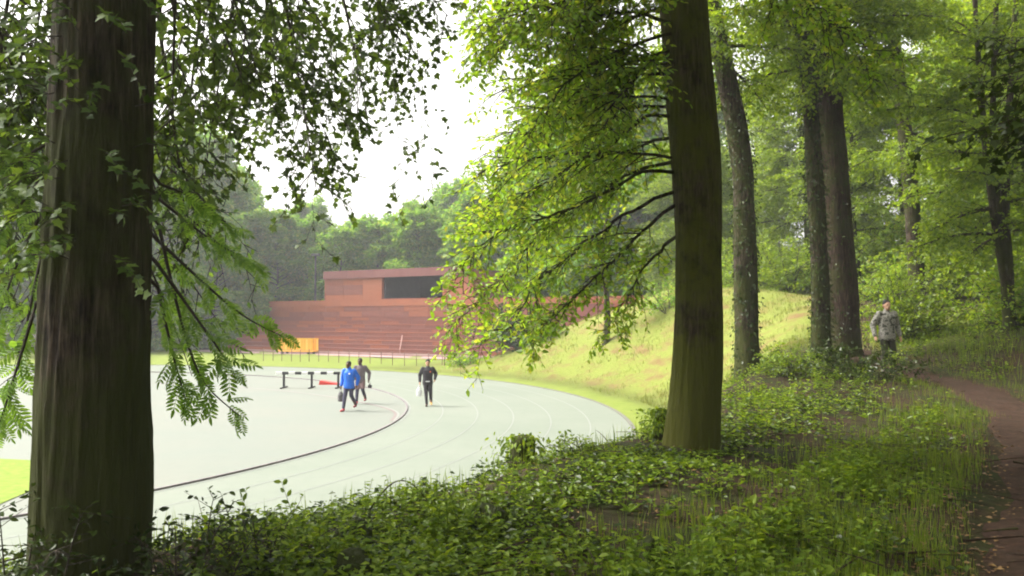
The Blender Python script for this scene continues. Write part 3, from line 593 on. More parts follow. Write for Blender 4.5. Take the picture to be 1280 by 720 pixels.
# --- shrubs and small trees
G_S = 'leafy shrubs under the wood'
def shrub(name, label, group, seed, H, n, lm, leaf, gaps=((.2, .45), (.13, .42), .065), spread=1.0, tpl=LEAFQ):
    rng = np.random.default_rng(seed); root = empty(name); tag(root, label, 'shrub', group); geo, fol = Geo(), Foliage()
    a = rng.uniform(0, 6.28, n); P = np.stack([.2 * spread * np.cos(a), .2 * spread * np.sin(a), np.full(n, -.1)], 1); el = rng.uniform(35, 85, n) * R(1)
    D = np.stack([np.cos(a) * np.cos(el) * spread, np.sin(a) * np.cos(el) * spread, np.sin(el)], 1); L = H * rng.uniform(.6, 1.15, n); g = rng.uniform(.05, .4, n); r = .012 + .004 * L
    lines_geo(geo, P, D, L, g, r, r * .2, 6, 4); leafy(rng, geo, fol, P, D, L, g, r, gaps[0], gaps[1], (gaps[2], leaf), .2, .08, False, .5, (.45, .25)); finish(root, (0, 0, 0), geo, fol, tpl, lm, 'foliage', 'stems'); return root
s1 = shrub('shrub', 'bright green leafy shrub in the thicket beyond the path', G_S, 71, 2.9, 30, M_leaf_forest, .13); s2 = shrub('shrub', 'bright green leafy shrub in the thicket beyond the path', G_S, 72, 2.2, 32, M_leaf_main, .12)
put(None, [(s1, 13.0, 28, 1), (s2, 15.2, 25.5, 1.0), (s1, 17, 27.5, 1.1), (s2, 17.5, 23, .9), (s1, 19, 36, 1.3), (s2, 16.8, 38, 1.2), (s1, 22, 33.5, 1.2), (s2, 20.5, 27, 1.2), (s1, 24.5, 38, 1.4), (s1, 19.5, 46, 1.5), (s2, 27, 30, 1.3), (s1, 30, 40, 1.5), (s1, 15.5, 56, 1.4), (s2, 21, 57, 1.7), (s1, 12.0, 59, 1.2), (s1, 27, 48, 1.6), (s2, 19, 20.5, 1.0), (s1, 23, 44, 1.5), (s1, 17.5, 61, 2.2), (s2, 20.5, 64, 2.6), (s1, 24, 60, 2.4), (s2, 15.0, 68, 2.6), (s1, 12.8, 47.5, 1.0), (s2, 11.8, 43.5, .9), (s1, 13.8, 42, 1.0), (s2, 15.0, 41, 1.1), (s1, 12.6, 45.5, 1.1)], 12)
# single plants on the far bank
def single(o, x, y, s, label, cat=None):
    o.location = (x, y, gz(x, y) - .05); o.scale = (s, s, s); o['label'] = label
    if 'group' in o: del o['group']
    return o
def ground_at(px, py, guess=45.0):
    """where the sight line of a pixel meets the ground"""
    lo = 3.0; prev = None
    for Y in np.arange(3.5, 110, .1):
        p = at(px, py, Y)
        if p[2] <= gz(p[0], p[1]): return p
    return at(px, py, guess)
p = ground_at(581, 458); single(shrub('round_bush', '', None, 81, 1.0, 26, M_leaf_far, .14, ((.2, .5), (.14, .5), .08), 1.3), p[0], p[1] + .8, 1.0, 'low round bush at the foot of the bank by the end of the fence')
dk = shrub('dark_shrub', '', None, 82, 3.4, 30, M_leaf_conifer, .2, ((.3, .5), (.2, .5), .1), 1.2)
p = ground_at(650, 436); single(dk, p[0], p[1] + 1.5, 1.0, 'dark evergreen shrub on the bank in front of the grandstand')
d2 = copy_tree(dk); p = ground_at(622, 440); single(d2, p[0], p[1] + 1.5, .8, 'smaller dark evergreen shrub on the bank, lower down than its neighbour')
for px_, py_, sc_, lab in ((690, 425, .8, 'grey-green bush halfway up the far bank'), (840, 392, 1.1, 'grey-green bush on the crest of the far bank')):
    p = ground_at(px_, py_); o = shrub('bank_bush', '', None, 83 + px_, 2.0, 22, M_leaf_far, .15, ((.24, .5), (.16, .5), .09), 1.2); single(o, p[0], p[1] + .5, sc_, lab)
rng = np.random.default_rng(90); p = ground_at(757, 430); SB = np.array([p[0], p[1], gz(p[0], p[1]) - .1])
sm = tree_root('bank_tree', SB, 'lone slim tree halfway up the far bank in front of the rust-red wall'); z = np.linspace(-.2, 7, 9); pts = np.stack([.12 * np.sin(z), .1 * np.cos(z), z], 1); rad = np.linspace(.2, .05, 9)
link('trunk', trunk_mesh('bank_tree_trunk', pts, rad, 14, .2, .01, None, 9), M_bark_red, sm); geo, fol = Geo(), Foliage(); P, D, L, g, r = limbs_on(rng, pts + SB, rad, SB[2] + 2.6, SB[2] + 6.5, 16, 2.4, (0, 50), (.05, .2)); lines_geo(geo, P, D, L, g, r, r * .2, 4, 4)
leafy(rng, geo, fol, P, D, L, g, r, (.3, .5), (.2, .45), (.1, .16), .1, .2, False); finish(sm, SB, geo, fol, LEAFQ, M_leaf_far, bm=M_bark_red)
# ------------------------------------------------------------------ grandstand of weathering steel
def rust_build(c1, c2, c3, amt=.35):
    def b(t, out):
        oi = t.nodes.new('ShaderNodeObjectInfo'); v = coords(t); n1 = noise(t, .8, 6, .7, v); n2 = noise(t, 6, 5, .7, coords(t, (1, 1, .25)))
        c = ramp(t, oi.outputs['Random'], [(0, c1), (1 - amt, c2), (1 - amt + .02, c3), (1, tuple(x * .85 for x in c3))])
        c = mixc(t, ramp(t, n1, [(.4, (0, 0, 0)), (.75, (.5, .5, .5))]), c, tuple(x * .6 for x in c1)); c = mixc(t, ramp(t, n2, [(.5, (0, 0, 0)), (.8, (.35, .35, .35))]), c, c3)
        princ(t, out, c, .75, n2, .2, .01, spec=.25)
    return b
M_rust = mat('steel_rust', rust_build((.185, .072, .06), (.21, .078, .06), (.30, .10, .056), .26))
M_rust_o = mat('steel_rust_orange', rust_build((.31, .11, .062), (.295, .104, .06), (.33, .115, .064), .5))
M_rust_p = mat('steel_rust_purple', rust_build((.18, .075, .075), (.205, .084, .08), (.19, .078, .066), .3))
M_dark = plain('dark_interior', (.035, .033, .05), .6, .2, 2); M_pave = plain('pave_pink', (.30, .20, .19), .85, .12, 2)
GA = np.array([-24.8 - .8456 * 5.1, 84.2 + .534 * 5.1, 0.0]); GE = np.array([.8456, -.534, 0]); GN = np.array([.534, .8456, 0]); GZ = np.array([0, 0, 1.0]); GAX = np.array([GE, GN, GZ])
gs = tree_root('grandstand', (0, 0, 0), 'long rust-red steel grandstand with stepped tiers and a roofed box', 'grandstand')
def gbox(name, u0, u1, v0, v1, z0, z1, m, parent=None, bevel=0.0):
    c = GA + GE * (u0 + u1) / 2 + GN * (v0 + v1) / 2 + GZ * (z0 + z1) / 2; me = Box().box((0, 0, 0), (u1 - u0, v1 - v0, z1 - z0)).build(name, m, parent or gs, bevel)
    me.location = c; me.rotation_euler = (0, 0, math.atan2(GE[1], GE[0])); return me
UL = 57.0; NT = 9; TR, TD = .36, .62
rg = random.Random(5)
ramp_u = gbox('plinth', 0, UL, -.4, .05, -1, .22, M_pave)
for k in range(NT):
    z0 = .22 + k * TR; v0 = .05 + k * TD
    tier = gbox('tier', 0, UL, v0 + .03, v0 + TD + .02, z0 - .6, z0 + TR - .06, M_rust)
    nose = gbox('nosing', -.02, UL + .02, v0 - .02, v0 + TD + .05, z0 + TR - .06, z0 + TR, M_rust)
    u = 0.0
    while u < UL - .3:
        wd = min(rg.choice((1.6, 2.2, 2.9)), UL - u); pn = gbox('riser_panel', u + .015, u + wd - .015, v0 + .005, v0 + .028, z0 + .02, z0 + TR - .07, M_rust); pn.parent = tier; pn.matrix_parent_inverse = tier.matrix_basis.inverted(); u += wd
zt = .22 + NT * TR; vt = .05 + NT * TD
gbox('end_wall', -.32, -.03, vt - .6, vt + 1.2, -.5, zt + 1.02, M_rust)
wall = gbox('back_wall', 0, UL, vt + .06, vt + .5, -.5, zt + 1.05, M_rust)
for row in range(2):
    u = 0.0
    while u < UL - .3:
        wd = min(rg.choice((1.8, 2.4, 3.0)), UL - u); z0 = zt + .52 * row
        pn = gbox('wall_panel', u + .012, u + wd - .012, vt + .02, vt + .058, z0 + .012, z0 + .508, M_rust); pn.parent = wall; pn.matrix_parent_inverse = wall.matrix_basis.inverted(); u += wd
zb = zt + 1.05
band = gbox('coping', -.1, UL + .1, vt - .02, vt + 1.2, zb, zb + .62, M_rust_o)
z2 = zb + .62; B0, B1 = 7.9, 26.5; OP0, OP1 = 15.6, 23.0; zr = z2 + 2.6
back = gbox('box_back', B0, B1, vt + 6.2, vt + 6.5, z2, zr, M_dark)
lw = gbox('box_wall', B0 + .1, OP0, vt + .3, vt + .6, z2, zr, M_rust); rw = gbox('box_wall', OP1, B1 - .1, vt + .3, vt + .6, z2, zr, M_rust_o)
for i_, (a_, b_) in enumerate(((B0 + .12, 10.5), (10.5, 13.1), (13.1, OP0 - .02))):
    for rr in range(4):
        z0 = z2 + .02 + rr * .5; pn = gbox('wall_panel', a_ + .01, b_ - .01, vt + .265, vt + .298, z0 + .008, z0 + .492, M_rust_o if (i_ == 2 or rr < 1) else M_rust); pn.parent = lw; pn.matrix_parent_inverse = lw.matrix_basis.inverted()
gbox('box_end', B0, B0 + .1, vt + .25, vt + 6.2, z2, zr, M_rust_o); gbox('box_end', B1 - .1, B1, vt + .25, vt + 6.2, z2, zr, M_rust_o)
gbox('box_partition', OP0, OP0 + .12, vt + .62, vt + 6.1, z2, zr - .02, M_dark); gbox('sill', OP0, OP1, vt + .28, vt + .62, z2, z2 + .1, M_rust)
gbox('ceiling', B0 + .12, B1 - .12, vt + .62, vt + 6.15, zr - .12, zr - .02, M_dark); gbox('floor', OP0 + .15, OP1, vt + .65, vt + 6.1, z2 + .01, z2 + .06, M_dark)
roof = gbox('roof', B0 - .1, B1 + .1, vt + .2, vt + 6.7, zr, zr + .12, M_rust_p)
u = B0 - .1
while u < B1:
    wd = min(3.4, B1 + .1 - u); pn = gbox('fascia_panel', u + .01, u + wd - .01, vt + .12, vt + .2, zr - .42, zr + .38, M_rust_p); pn.parent = roof; pn.matrix_parent_inverse = roof.matrix_basis.inverted(); u += wd
M_rail = plain('rail_pink_steel', (.42, .26, .24), .6, .1, 5)
a_ = GA + GE * 21.8 + GN * (TD * 2.5) + GZ * (.22 + TR * 2.2 + .75); b_ = GA + GE * 22.9 + GN * (-.1) + GZ * (.22 + .35)
g0 = Geo(); g0.tube(np.array([a_, b_]), [.035, .035], 6)
for f_ in (0, .5, 1): q = a_ + (b_ - a_) * f_; g0.tube(np.array([q, q - GZ * .7]), [.02, .02], 6)
link('handrail', g0.mesh('handrail'), M_rail, gs)
# paved strip in front
pv = np.array([GA + GE * -30 + GN * -3.0, GA + GE * 30 + GN * -3.0, GA + GE * 30 + GN * -.3, GA + GE * -30 + GN * -.3]); pv[:, 2] = .03
link('pavement', nmesh('pavement', pv, [np.arange(4)[None]]), M_pave, None, 'structure')
# ------------------------------------------------------------------ fence between track and grandstand
M_post = plain('fence_post_rust', (.17, .10, .085), .7, .2, 6)
fpx = [(330, 451.0), (342, 451.2), (353, 451.4), (365, 451.7), (376, 452), (387, 452.2), (399, 452.5), (411, 452.9), (424, 453.3), (437, 453.8), (449, 454.2), (463, 454.7), (477, 455.3), (491, 456), (506, 456.8), (521, 457.6), (536, 458.4), (553, 459.2)]
FY = lambda y: EYE * F / (y - 398)
fpts = np.array([((x - 640) / F * FY(y), FY(y), 0) for x, y in fpx]); fc = fpts.mean(0)
fence = tree_root('rail_fence', (fc[0], fc[1], 0), 'low thin-posted rust fence across the lawn in front of the grandstand', 'fence')
pm = Box().box((0, 0, .42), (.04, .04, 1.04)).box((0, 0, .945), (.055, .055, .012))
pme = None
for q in fpts:
    if pme is None: o = pm.build('post', M_post, fence); pme = o.data
    else: o = link('post', pme, None, fence)
    o.location = tuple(q - fc * [1, 1, 0])
for zz, rr_k in ((.88, .012), (.45, .006)):
    g0 = Geo(); g0.tube(fpts - fc * [1, 1, 0] + [0, 0, zz], np.full(len(fpts), rr_k), 6); link('rail', g0.mesh('rail'), M_post, fence)
gq = np.array([((x - 640) / F * FY(y), FY(y), 0) for x, y in ((556, 459.6), (588, 461.5))]); gc = gq.mean(0)
gate = tree_root('gate_frame', (gc[0], gc[1], 0), 'low empty pinkish gate frame beyond the end of the fence', 'gate')
for q in gq: g0 = Box().box((0, 0, .5), (.06, .06, 1.1)); o = g0.build('post', M_post, gate); o.location = tuple(q - gc)
dg = gq[1] - gq[0]; Lg = np.linalg.norm(dg); axg = np.array([dg / Lg, np.cross([0, 0, 1], dg / Lg), [0, 0, 1]])
Box().box((0, 0, 1.02), (Lg + .05, .05, .06), axg).build('top_bar', M_post, gate); Box().box((0, 0, .12), (Lg - .06, .04, .04), axg).build('bottom_bar', M_post, gate)
# ------------------------------------------------------------------ yellow trolley, barrier, red wedge, mast
M_yel = plain('yellow_paint', (.72, .38, .04), .5, .12, 6); M_yel2 = plain('pale_yellow_paint', (.78, .52, .10), .5, .12, 6); M_blk = plain('black_paint', (.03, .03, .035), .5, .2, 8); M_wh = plain('white_paint', (.80, .80, .78), .45, .05, 10); M_red = plain('red_foam', (.62, .05, .04), .6, .1, 8)
yc = np.array([(373 - 640) / F * 79, 79.0, 0.0]); cart = tree_root('hurdle_trolley', yc, 'yellow slatted trolley parked in front of the grandstand', 'trolley'); cart.rotation_euler = (0, 0, math.atan2(GE[1], GE[0]) + .25)
Box().box((0, 0, .28), (3.7, 1.1, .1)).build('base_frame', M_yel, cart, .01); Box().box((0, -.5, 1.42), (3.7, .06, .08)).box((0, .5, 1.42), (3.7, .06, .08)).build('top_rail', M_yel, cart)
slat = None
for k in range(15):
    for yy in (-.5, .5):
        if slat is None: o = Box().box((0, 0, .86), (.2, .03, 1.02)).build('slat', M_yel, cart); slat = o.data; sl2 = slat.copy(); sl2.materials.clear(); sl2.materials.append(M_yel2)
        else: o = link('slat', slat if (k * 7 + (yy > 0)) % 3 else sl2, None, cart)
        o.location = (-1.72 + k * .2457, yy, 0)
for sx in (-1.4, 1.4):
    for sy in (-.42, .42):
        V, Q = tube_mesh(np.array([(sx, sy - .05, .13), (sx, sy - .0501, .13), (sx, sy + .05, .13), (sx, sy + .0501, .13)]), [.001, .13, .13, .001], 14); link('wheel', nmesh('wheel', V, [Q], True), M_blk, cart)
bY = 40.6; bl = at(345, 465, bY); brr = at(425, 465, bY); bc = np.array([(bl[0] + brr[0]) / 2, bY, 0]); BLn = brr[0] - bl[0]
bar = tree_root('steeplechase_barrier', bc, 'white and black striped barrier on dark legs standing on the apron', 'barrier')
nb = 10; 
for k in range(nb):
    black = k % 2 == 1
    Box().box((0, 0, 0), (BLn / nb - .004, .127, .127)).build('black_block' if black else 'white_block', M_blk if black else M_wh, bar, .006).location = (-BLn / 2 + (k + .5) * BLn / nb, 0, .70)
for x in (-BLn / 2 + .38, BLn * .06, BLn / 2 - .08): Box().box((x, 0, .335), (.09, .09, .60)).box((x, 0, .03), (.09, 1.1, .05)).build('leg', M_blk, bar)
ry = ground_at(412, 482); rw_ = tree_root('foam_wedge', (ry[0], ry[1], 0), 'flat red foam wedge lying on the ground behind the striped barrier', 'wedge')
me = bpy.data.meshes.new('wedge'); me.from_pydata([(-.48, -.3, 0), (.48, -.3, 0), (.48, .3, 0), (-.48, .3, 0), (-.44, -.28, .2), (.46, -.28, .05), (.46, .28, .05), (-.44, .28, .2)], [], [(3, 2, 1, 0), (4, 5, 6, 7), (0, 1, 5, 4), (1, 2, 6, 5), (2, 3, 7, 6), (3, 0, 4, 7)]); link('foam_body', me, M_red, rw_)
Box().box((-.455, 0, .1), (.06, .2, .03)).build('grip', M_blk, rw_)
mq = np.array([(394 - 640) / F * 93, 93.0, 0]); mast = tree_root('light_mast', (mq[0], mq[1], gz(mq[0], mq[1])), 'thin dark light mast rising behind the left end of the roofed box', 'mast')
g0 = Geo(); g0.tube(np.array([(0, 0, -.2), (0, 0, 5), (0, 0, 10.4)]), [.16, .13, .1], 10); link('pole', g0.mesh('mast_pole'), M_blk, mast); Box().box((0, -.1, 10.3), (.9, .25, .3)).build('lamp_head', M_blk, mast, .03)
# ------------------------------------------------------------------ people
class Union:
    """overlapping closed pieces fused by a voxel remesh into one continuous surface"""
    def __init__(s): s.V = []; s.F = []; s.n = 0
    def add(s, V, F):
        s.V.append(np.asarray(V, float)); s.F += [[i + s.n for i in f] for f in F]; s.n += len(V)
    def rings(s, C, U, W):
        """closed loft through elliptical rings: centres C, half axes U, W (K,3)"""
        n = 14; K = len(C); a = np.linspace(0, 2 * math.pi, n, endpoint=False); V = [c + np.cos(t) * u + np.sin(t) * w_ for c, u, w_ in zip(C, U, W) for t in a]
        F = [[i * n + j, i * n + (j + 1) % n, (i + 1) * n + (j + 1) % n, (i + 1) * n + j] for i in range(K - 1) for j in range(n)] + [list(range(n))[::-1], list(range((K - 1) * n, K * n))]
        s.add(V, F)
    def cap(s, p0, r0, p1, r1, flat=1.0):
        p0 = np.asarray(p0, float); p1 = np.asarray(p1, float); d = p1 - p0; L = np.linalg.norm(d); d = d / max(L, 1e-6); ref = np.array([0, 1.0, 0]) if abs(d[1]) < .8 else np.array([1.0, 0, 0])
        u = nrm(np.cross(d, ref)); w_ = np.cross(d, u); C, U, W = [], [], []
        for t in (-1, -.85, -.5, 0): C.append(p0 + d * r0 * t); k = r0 * max(.05, math.sqrt(max(0, 1 - t * t))); U.append(u * k); W.append(w_ * k * flat)
        for t in (0, .5, .85, 1): C.append(p1 + d * r1 * t); k = r1 * max(.05, math.sqrt(max(0, 1 - t * t))); U.append(u * k); W.append(w_ * k * flat)
        s.rings(C, U, W)
    def loft(s, secs):
        """secs: (z, x, y, rx, ry)"""
        s.rings([np.array([q[1], q[2], q[0]]) for q in secs], [np.array([q[3], 0, 0]) for q in secs], [np.array([0, q[4], 0]) for q in secs])
    def ell(s, c, r, tilt=None):
        C, U, W = [], [], []
        for t in np.linspace(-1, 1, 11): k = max(.06, math.sqrt(max(0, 1 - t * t))); C.append(np.array(c) + np.array([0, 0, r[2] * t])); U.append(np.array([r[0] * k, 0, 0])); W.append(np.array([0, r[1] * k, 0]))
        s.rings(C, U, W)
    def build(s, name, m, parent, voxel=.011, smooth=3):
        me = bpy.data.meshes.new(name); me.from_pydata([tuple(v) for v in np.concatenate(s.V)], [], s.F); me.update()
        bm = bmesh.new(); bm.from_mesh(me); bmesh.ops.recalc_face_normals(bm, faces=bm.faces[:]); bm.to_mesh(me); bm.free()
        o = link(name, me, m, parent); md = o.modifiers.new('fuse', 'REMESH'); md.mode = 'VOXEL'; md.voxel_size = voxel; md.use_smooth_shade = True
        if smooth: sm_ = o.modifiers.new('soft', 'SMOOTH'); sm_.iterations = smooth; sm_.factor = .5
        dg_ = bpy.context.evaluated_depsgraph_get(); new = bpy.data.meshes.new_from_object(o.evaluated_get(dg_)); o.modifiers.clear(); o.data = new; new.name = name
        if not new.materials: new.materials.append(m)
        return o
M_skin = {'dark': plain('skin_dark', (.10, .05, .032), .55, .1, 20), 'tan': plain('skin_tan', (.42, .24, .16), .55, .08, 20)}
M_hair = plain('hair_dark', (.012, .010, .009), .7, .2, 30)
def hand(u, wrist, d, side, curl=.5):
    """palm, four unequal bent fingers and a thumb from the side of the palm"""
    wrist = np.asarray(wrist, float); d = nrm(np.asarray(d, float)); across = np.array([0, -1.0, 0]); across = nrm(across - d * (across @ d)); inward = nrm(np.cross(d, across)) * 1.0
    if inward[0] * side > 0: inward = -inward
    palm = wrist + d * .085; u.cap(wrist, .026, palm, .034, .6)
    for k, (off, ln) in enumerate(((.030, .068), (.010, .078), (-.010, .072), (-.029, .056))):
        b = palm + across * off + d * .01; m1 = b + d * ln * .5 + inward * .012 * curl; e = m1 + d * ln * .42 * (1 - .5 * curl) + inward * ln * .6 * curl; u.cap(b, .0105, m1, .010); u.cap(m1, .010, e, .0085)
    b = wrist + d * .03 + across * .026; m1 = b + across * .022 + d * .032 + inward * .012; u.cap(b, .0125, m1, .011); u.cap(m1, .011, m1 + d * .03 + inward * .012, .0095)
def person(name, loc, yaw, label, top, legs, shoes, skin, Lf, Rf, Lh, Rh, scale=1.0, head_turn=(0, 0), loose=.0, coll=True, shorts=None):
    """faces -Y; Lf/Rf = (x, y, lift) of the left/right ankle, Lh/Rh = wrist positions"""
    root = empty(name, loc, yaw); tag(root, label, 'person'); root.scale = (scale,) * 3
    sh = {1: np.array([.185, .0, 1.42]), -1: np.array([-.185, .0, 1.42])}; hp = {1: np.array([.09, 0, .92]), -1: np.array([-.09, 0, .92])}
    feet = {1: Lf, -1: Rf}; wr = {1: np.array(Lh, float), -1: np.array(Rh, float)}; ank, kn, el = {}, {}, {}
    for s in (1, -1):
        f = feet[s]; ank[s] = np.array([f[0], f[1], .085 + f[2]]); mid = (hp[s] + ank[s]) / 2; d = ank[s] - hp[s]; h = math.sqrt(max(0, .43 ** 2 - (d @ d) / 4)); kn[s] = mid + np.array([0, -1, 0]) * max(h, .02)
        d = wr[s] - sh[s]; h = math.sqrt(max(0, .29 ** 2 - (d @ d) / 4)); el[s] = (sh[s] + wr[s]) / 2 + nrm(np.array([s * .45, .9, 0])) * max(h, .015)
    b = Union()
    b.loft([(.84, 0, 0, .13, .09), (.92, 0, 0, .165, .105), (1.05, 0, 0, .145, .095), (1.2, 0, 0, .16, .105), (1.35, 0, .005, .185, .11), (1.43, 0, .01, .17, .085), (1.47, 0, .01, .08, .06)])
    hx, hy = head_turn; b.cap((0, .012, 1.44), .058, (hx * .2, -.005, 1.53), .054); hc = np.array([hx * .35, -.015 + hy * .2, 1.635])
    b.ell(hc + [0, .008, .015], (.082, .1, .117)); b.ell(hc + [hx * .3, -.034, -.062], (.058, .062, .064)); fx = hx * .5
    b.cap(hc + [fx, -.096, .012], .010, hc + [fx, -.118, -.02], .016)
    for s in (1, -1):
        b.ell(hc + [s * .084, .015, -.005], (.011, .02, .031)); b.cap(hc + [fx + s * .04, -.083, .03], .012, hc + [fx + s * .014, -.09, .032], .011)
    b.cap(hc + [fx - .02, -.082, -.055], .009, hc + [fx + .02, -.082, -.055], .009)
    for s in (1, -1):
        b.cap(sh[s], .058, el[s], .043); b.cap(el[s], .042, wr[s], .028); hand(b, wr[s], wr[s] - el[s], s)
        b.cap(hp[s], .088, kn[s], .058); b.cap(kn[s], .056, ank[s], .038); b.cap(ank[s] + [0, .03, -.04], .035, ank[s] + [s * .015, -.15, -.055], .03)
    b.build('body', M_skin[skin], root, .0125, 1)
    j = Union(); q = loose
    j.loft([(.80 - q * .3, 0, 0, .175 + q, .125 + q), (.90, 0, 0, .19 + q, .135 + q), (1.06, 0, 0, .172 + q, .125 + q), (1.22, 0, 0, .185 + q, .128 + q), (1.36, 0, .005, .205 + q, .128 + q), (1.45, 0, .01, .175, .1), (1.495, 0, .01, .075, .07)])
    for s in (1, -1): j.cap(sh[s], .082 + q * .4, el[s], .066 + q * .5); j.cap(el[s], .064 + q * .5, wr[s] - nrm(wr[s] - el[s]) * .02, .047 + q * .4)
    if coll: j.cap((0, .012, 1.47), .075, (0, .004, 1.525), .068)
    jk = j.build('jacket', top, root, .014, 3)
    t = Union(); t.loft([(.76, 0, 0, .14, .1), (.84, 0, 0, .172, .118), (.97, 0, 0, .168, .114), (1.04, 0, 0, .15, .1)])
    for s in (1, -1): t.cap(hp[s] + [0, 0, -.02], .098, kn[s], .074); t.cap(kn[s], .073, ank[s] + [0, 0, .05], .056)
    t.build('trousers', legs, root, .014, 2)
    if shorts is not None:
        t = Union(); t.loft([(.74, 0, 0, .15, .11), (.84, 0, 0, .185, .13), (.97, 0, 0, .176, .122)])
        for s in (1, -1): t.cap(hp[s] + [0, 0, -.02], .112, kn[s] * .75 + hp[s] * .25, .1)
        t.build('shorts', shorts, root, .014, 2)
    for s in (1, -1):
        t = Union(); a = ank[s]; t.cap(a + [0, .035, -.035], .047, a + [s * .02, -.16, -.048], .038, .9); t.cap(a + [0, .01, .01], .05, a + [0, .03, -.03], .05); sh_ = t.build('shoe', shoes[0] if s == 1 else shoes[1], root, .012, 2)
    h = Union(); h.ell(hc + [0, .024, .052], (.091, .103, .096)); h.ell(hc + [0, .055, .0], (.082, .066, .078)); h.build('hair', M_hair, root, .012, 2)
    e = Union()
    for s in (1, -1): e.ell(hc + [fx + s * .032, -.092, .014], (.011, .008, .007))
    e.build('eyes', M_blk, root, .004, 0)
    return root, jk
def floor_z(x, y): return max(gz(x, y), 0.0)
def person_at(px, Y): x = (px - 640) / F * Y; return (x, Y, floor_z(x, Y))
M_blue = plain('jacket_blue', (.012, .13, .62), .6, .12, 10); M_grey = plain('jacket_grey', (.13, .105, .115), .75, .12, 10); M_black = plain('jacket_black', (.035, .032, .038), .65, .15, 10); M_navy = plain('tights_navy', (.045, .042, .075), .7, .12, 10)
M_mauve = plain('trousers_mauve', (.24, .15, .155), .75, .12, 10); M_shoe_r = plain('shoe_red', (.62, .07, .10), .6, .1, 12); M_shoe_d = plain('shoe_dark_red', (.30, .06, .075), .6, .1, 12); M_shoe_t = plain('shoe_tan', (.68, .38, .13), .6, .1, 12); M_shoe_b = plain('shoe_brown', (.09, .055, .045), .6, .1, 12); M_bag = plain('bag_white', (.8, .8, .82), .5, .04, 8); M_bag_g = plain('bag_grey', (.12, .115, .12), .7, .15, 8)
pl = person_at(437, 30.6); p1, j1 = person('person', pl, R(-14), 'person in a bright blue jacket and dark tights walking across the apron', M_blue, M_navy, (M_shoe_d, M_shoe_r), 'dark', (.13, .26, .10), (-.09, -.26, .0), (.28, .05, .92), (-.29, -.02, .89), 1.0, (-.05, 0), .022)
Box().box((.085, -.168, 1.33), (.06, .012, .05)).build('chest_emblem', M_bag, j1, .003)
pl = person_at(451, 33.2); p2, j2 = person('person', pl, R(-6), 'person in a grey jacket and mauve trousers walking beside the blue jacket', M_grey, M_navy, (M_shoe_d, M_shoe_r), 'dark', (.14, .22, .08), (-.08, -.22, 0), (.36, -.06, .95), (-.25, -.1, .92), .99, (-.04, 0), .012, True, M_mauve)
pl = person_at(535, 32.3); p3, j3 = person('person', pl, R(6), 'person in a black jacket and dark trousers walking alone along the track', M_black, M_black, (M_shoe_t, M_shoe_b), 'tan', (.13, .12, .03), (-.04, -.2, 0), (.27, -.12, 1.02), (-.30, .0, .92), .985, (0, 0), .018)
Box().box((.095, -.166, 1.31), (.05, .012, .055)).build('chest_emblem', plain('emblem_red', (.6, .12, .06), .6), j3, .003)
Box().box((0, -.152, .94), (.16, .012, .03)).build('hem_stripe', M_bag, j3, .003)
def camo(t, out):
    v = coords(t); n1 = noise(t, 13, 3, .6, v); c = ramp(t, n1, [(.40, (.05, .053, .042)), (.46, (.20, .19, .165)), (.56, (.30, .28, .26)), (.62, (.11, .11, .09))]); princ(t, out, c, .8, n1, .2, .01, spec=.2)
M_camo = mat('jacket_patterned', camo); M_olive = plain('trousers_olive', (.03, .03, .018), .8, .2, 10)
pl = person_at(1108, 21.5); p4, j4 = person('person', pl, R(4), 'person in a pale patterned jacket and dark trousers standing on the woodland path', M_camo, M_olive, (M_shoe_b, M_shoe_b), 'tan', (.13, .02, 0), (-.13, -.03, 0), (.31, -.03, .90), (-.31, -.03, .90), 1.05, (0, 0), .02)
def bag(name, label, m, c, size, lean=0.0):
    root = empty(name, c); tag(root, label, 'bag'); u = Union(); sx, sy, sz = size
    u.loft([(-sz, 0, 0, sx * .8, sy * .8), (-sz * .9, 0, 0, sx, sy), (-sz * .45, .01, 0, sx * 1.05, sy * 1.1), (-.12, 0, 0, sx * .7, sy * .7), (-.06, 0, 0, sx * .35, sy * .4)]); u.build('sack', m, root, .012, 3)
    g0 = Geo(); g0.tube(np.array([(-.03, 0, -.1), (-.02, 0, 0.0), (0, 0, .05), (.02, 0, 0.0), (.03, 0, -.1)]), [.006] * 5, 5); link('handle', g0.mesh('bag_handle'), m, root); return root
def world_of(root, p): return np.array(root.matrix_basis @ Vector(p))
bpy.context.view_layer.update()
bag('carrier_bag', 'white plastic carrier bag hanging from the hand of the person in black', M_bag, world_of(p3, (-.33, .0, .77)), (.10, .06, .40))
bag('kit_bag', 'dark grey kit bag hanging at the side of the blue jacket', M_bag_g, world_of(p1, (-.32, .0, .74)), (.11, .08, .42))
bag('shoe_bag', 'small dark bag in the swinging hand of the person in grey', M_black, world_of(p2, (.40, -.06, .83)), (.08, .06, .22)); bag('hand_bag', 'small dark bag between the grey and the blue jacket', M_black, world_of(p2, (-.27, -.12, .80)), (.09, .06, .28))
# ------------------------------------------------------------------ undergrowth
rng = np.random.default_rng(77)
def scatter(n, d0, d1, a0=-40, a1=42, power=0.0):
    d = d0 * (d1 / d0) ** rng.random(n); a = R(1) * rng.uniform(a0, a1, n); x = d * np.sin(a); y = d * np.cos(a); return x, y, d
def clear_trunks(x, y, extra=0.0):
    ok = np.ones(len(x), bool)
    for cx, cy_, r in ((LB[0], LB[1], .44), (MB[0], MB[1], .48)): ok &= np.hypot(x - cx, y - cy_) > r + extra
    return ok
def patchy(x, y, f=1.0): return np.sin(x * 1.7 * f + 3) * np.sin(y * 1.3 * f + 1) + .7 * np.sin(x * 3.3 * f - y * 2.1 * f) + .5 * np.sin(x * 5.7 * f + y * 4.9 * f)
